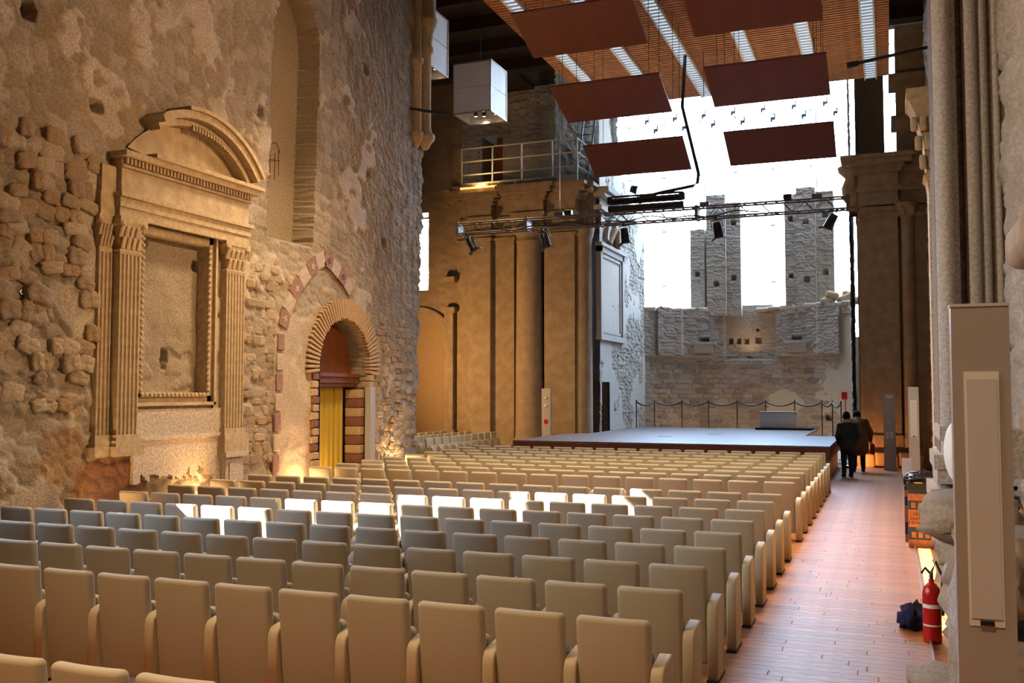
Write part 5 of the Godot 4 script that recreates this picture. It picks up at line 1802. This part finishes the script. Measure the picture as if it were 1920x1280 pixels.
func people():
	var V := func(x, y, z): return Vector3(x, y, z)
	var skin := mat(Color(0.72, 0.5, 0.4), 0.6)
	var jeans := mat(Color(0.07, 0.1, 0.17), 0.9)
	var shoe := mat(Color(0.05, 0.045, 0.045), 0.6)
	var hat := mat(Color(0.05, 0.1, 0.11), 0.95)
	# first: dark padded jacket, yellow scarf, beanie, weight on one leg, facing the stage side
	var t := thing("person", "person in dark padded jacket, jeans, beanie and yellow scarf beside the stage", "person", P(-1.06, 0, 27.1))
	t.rotation.y = 0.25
	var jm := mat(Color(0.06, 0.11, 0.13), 0.7)
	var legs := [[V.call(-0.09, 0.9, 0), V.call(-0.1, 0.5, -0.02), 0.115, 0.075], [V.call(-0.1, 0.5, -0.02), V.call(-0.11, 0.1, 0.02), 0.075, 0.055], [V.call(0.09, 0.9, 0), V.call(0.08, 0.5, -0.03), 0.115, 0.075], [V.call(0.08, 0.5, -0.03), V.call(0.07, 0.1, 0.03), 0.075, 0.055], [V.call(-0.08, 0.92, 0), V.call(0.08, 0.92, 0), 0.13, 0.13]]
	var torso := [[V.call(0, 0.8, 0.0), V.call(0, 1.15, -0.02), 0.19, 0.19], [V.call(0, 1.15, -0.02), V.call(0, 1.34, -0.05), 0.19, 0.15], [V.call(-0.17, 1.36, -0.04), V.call(0.17, 1.36, -0.04), 0.085, 0.085], [V.call(0, 1.36, -0.05), V.call(0, 1.46, -0.09), 0.1, 0.085],
		[V.call(-0.19, 1.35, -0.04), V.call(-0.26, 1.08, 0.02), 0.08, 0.068], [V.call(-0.26, 1.08, 0.02), V.call(-0.2, 0.88, -0.14), 0.066, 0.055], [V.call(0.19, 1.35, -0.04), V.call(0.25, 1.08, 0.02), 0.08, 0.068], [V.call(0.25, 1.08, 0.02), V.call(0.2, 0.9, -0.14), 0.066, 0.055]]
	var head := [[V.call(0, 1.44, -0.07), V.call(0, 1.53, -0.12), 0.055, 0.055], [V.call(0, 1.57, -0.14), V.call(0, 1.6, -0.13), 0.085, 0.095], [V.call(0, 1.52, -0.19), V.call(0, 1.55, -0.17), 0.055, 0.07], [V.call(0, 1.55, -0.245), V.call(0, 1.53, -0.25), 0.012, 0.014], [V.call(-0.09, 1.56, -0.13), V.call(-0.093, 1.59, -0.13), 0.014, 0.018], [V.call(0.09, 1.56, -0.13), V.call(0.093, 1.59, -0.13), 0.014, 0.018]]
	person_parts(t, legs, torso, head, jeans, jm, skin, shoe, 0.04)
	mesh_part(t, "hand", sdf_mesh(hand(V.call(-0.2, 0.88, -0.15), V.call(0.1, -0.95, -0.2).normalized(), -1.0), V.call(-0.3, 0.66, -0.3), V.call(-0.1, 0.94, -0.05), 0.006, 0.008), skin)
	mesh_part(t, "hand", sdf_mesh(hand(V.call(0.2, 0.9, -0.15), V.call(-0.1, -0.95, -0.2).normalized(), 1.0), V.call(0.1, 0.68, -0.3), V.call(0.3, 0.96, -0.05), 0.006, 0.008), skin)
	mesh_part(t, "beanie", sdf_mesh([[V.call(0, 1.61, -0.12), V.call(0, 1.65, -0.11), 0.108, 0.09]], V.call(-0.2, 1.45, -0.3), V.call(0.2, 1.8, 0.05), 0.014, 0.03), hat)
	mesh_part(t, "scarf", sdf_mesh([[V.call(-0.08, 1.45, -0.05), V.call(0.0, 1.47, 0.0), 0.05, 0.05], [V.call(0.0, 1.47, 0.0), V.call(0.08, 1.45, -0.06), 0.05, 0.05], [V.call(0.08, 1.45, -0.06), V.call(0.0, 1.43, -0.16), 0.045, 0.045], [V.call(0.0, 1.43, -0.16), V.call(-0.08, 1.45, -0.05), 0.045, 0.05]], V.call(-0.2, 1.3, -0.3), V.call(0.2, 1.6, 0.12), 0.014, 0.03), mat(Color(0.85, 0.55, 0.06), 0.9))
	# second: long brown coat, dark cap, head bent, red bag in the right hand
	t = thing("person", "person in long brown coat and dark cap bending forward before the pier", "person", P(-0.85, 0, 29.0))
	t.rotation.y = 0.15
	var cm := mat(Color(0.4, 0.26, 0.13), 0.85)
	legs = [[V.call(-0.1, 0.9, 0), V.call(-0.11, 0.5, -0.02), 0.115, 0.08], [V.call(-0.11, 0.5, -0.02), V.call(-0.12, 0.1, 0.02), 0.08, 0.06], [V.call(0.1, 0.9, 0), V.call(0.11, 0.5, -0.02), 0.115, 0.08], [V.call(0.11, 0.5, -0.02), V.call(0.12, 0.1, 0.02), 0.08, 0.06]]
	torso = [[V.call(-0.07, 0.66, 0.02), V.call(-0.07, 1.0, 0.0), 0.21, 0.19], [V.call(0.07, 0.66, 0.02), V.call(0.07, 1.0, 0.0), 0.21, 0.19], [V.call(0, 0.95, 0.0), V.call(0, 1.3, -0.08), 0.22, 0.18], [V.call(-0.19, 1.4, -0.12), V.call(0.19, 1.4, -0.12), 0.1, 0.1], [V.call(0, 1.32, -0.08), V.call(0, 1.46, -0.17), 0.15, 0.1],
		[V.call(-0.21, 1.39, -0.12), V.call(-0.29, 1.12, -0.08), 0.09, 0.075], [V.call(-0.29, 1.12, -0.08), V.call(-0.2, 0.98, -0.26), 0.072, 0.06], [V.call(0.21, 1.39, -0.12), V.call(0.33, 1.12, -0.06), 0.09, 0.075], [V.call(0.33, 1.12, -0.06), V.call(0.34, 0.9, -0.14), 0.072, 0.06]]
	head = [[V.call(0, 1.46, -0.17), V.call(0, 1.52, -0.26), 0.058, 0.058], [V.call(0, 1.54, -0.3), V.call(0, 1.58, -0.29), 0.09, 0.098], [V.call(0, 1.48, -0.36), V.call(0, 1.5, -0.34), 0.055, 0.07], [V.call(0, 1.5, -0.41), V.call(0, 1.48, -0.415), 0.012, 0.014], [V.call(-0.093, 1.54, -0.29), V.call(-0.096, 1.57, -0.29), 0.014, 0.018], [V.call(0.093, 1.54, -0.29), V.call(0.096, 1.57, -0.29), 0.014, 0.018]]
	person_parts(t, legs, torso, head, jeans, cm, skin, shoe, 0.05)
	mesh_part(t, "hand", sdf_mesh(hand(V.call(0.34, 0.9, -0.14), V.call(0, -1, -0.1).normalized(), 1.0), V.call(0.24, 0.68, -0.3), V.call(0.44, 0.96, -0.05), 0.006, 0.008), skin)
	mesh_part(t, "hand", sdf_mesh(hand(V.call(-0.2, 0.98, -0.26), V.call(0.2, -0.9, -0.3).normalized(), -1.0), V.call(-0.3, 0.76, -0.42), V.call(-0.08, 1.04, -0.16), 0.006, 0.008), skin)
	mesh_part(t, "cap", sdf_mesh([[V.call(0, 1.6, -0.28), V.call(0, 1.63, -0.26), 0.11, 0.095], [V.call(0.0, 1.56, -0.36), V.call(0, 1.53, -0.42), 0.06, 0.03]], V.call(-0.2, 1.4, -0.5), V.call(0.2, 1.8, -0.08), 0.014, 0.03), hat)
	var bag := thing("handbag", "red bag held by the person in the brown coat", "bag", P(-0.5, 0.45, 29.1))
	var st := mb()
	pillow(st, P(-0.48, 0.64, 29.1), Vector3(0.13, 0.3, 0.34), 0.05)
	obj("body", st, M.red, bag)
	st = mb()
	tube(st, [P(-0.48, 0.78, 29.0), P(-0.5, 0.86, 29.08), P(-0.5, 0.86, 29.16), P(-0.48, 0.78, 29.22)], 0.012)
	obj("handle", st, M.dark, bag)

func person_parts(t, legs, torso, head, trousers, coat, skin, shoe, blend):
	mesh_part(t, "trousers", sdf_mesh(legs, Vector3(-0.35, 0.0, -0.25), Vector3(0.35, 1.1, 0.25), 0.02, 0.03), trousers)
	mesh_part(t, "coat", sdf_mesh(torso, Vector3(-0.48, 0.4, -0.45), Vector3(0.48, 1.6, 0.3), 0.02, blend), coat)
	mesh_part(t, "head", sdf_mesh(head, Vector3(-0.16, 1.36, -0.46), Vector3(0.16, 1.75, 0.0), 0.01, 0.02), skin)
	for s in [-1, 1]:
		var x: float = legs[1][1].x if s < 0 else legs[3][1].x
		mesh_part(t, "shoe", sdf_mesh([[Vector3(x, 0.045, 0.05), Vector3(x, 0.04, -0.15), 0.045, 0.04], [Vector3(x, 0.1, 0.03), Vector3(x, 0.05, 0.0), 0.05, 0.045]], Vector3(x - 0.09, 0.0, -0.22), Vector3(x + 0.09, 0.18, 0.14), 0.012, 0.03), shoe)
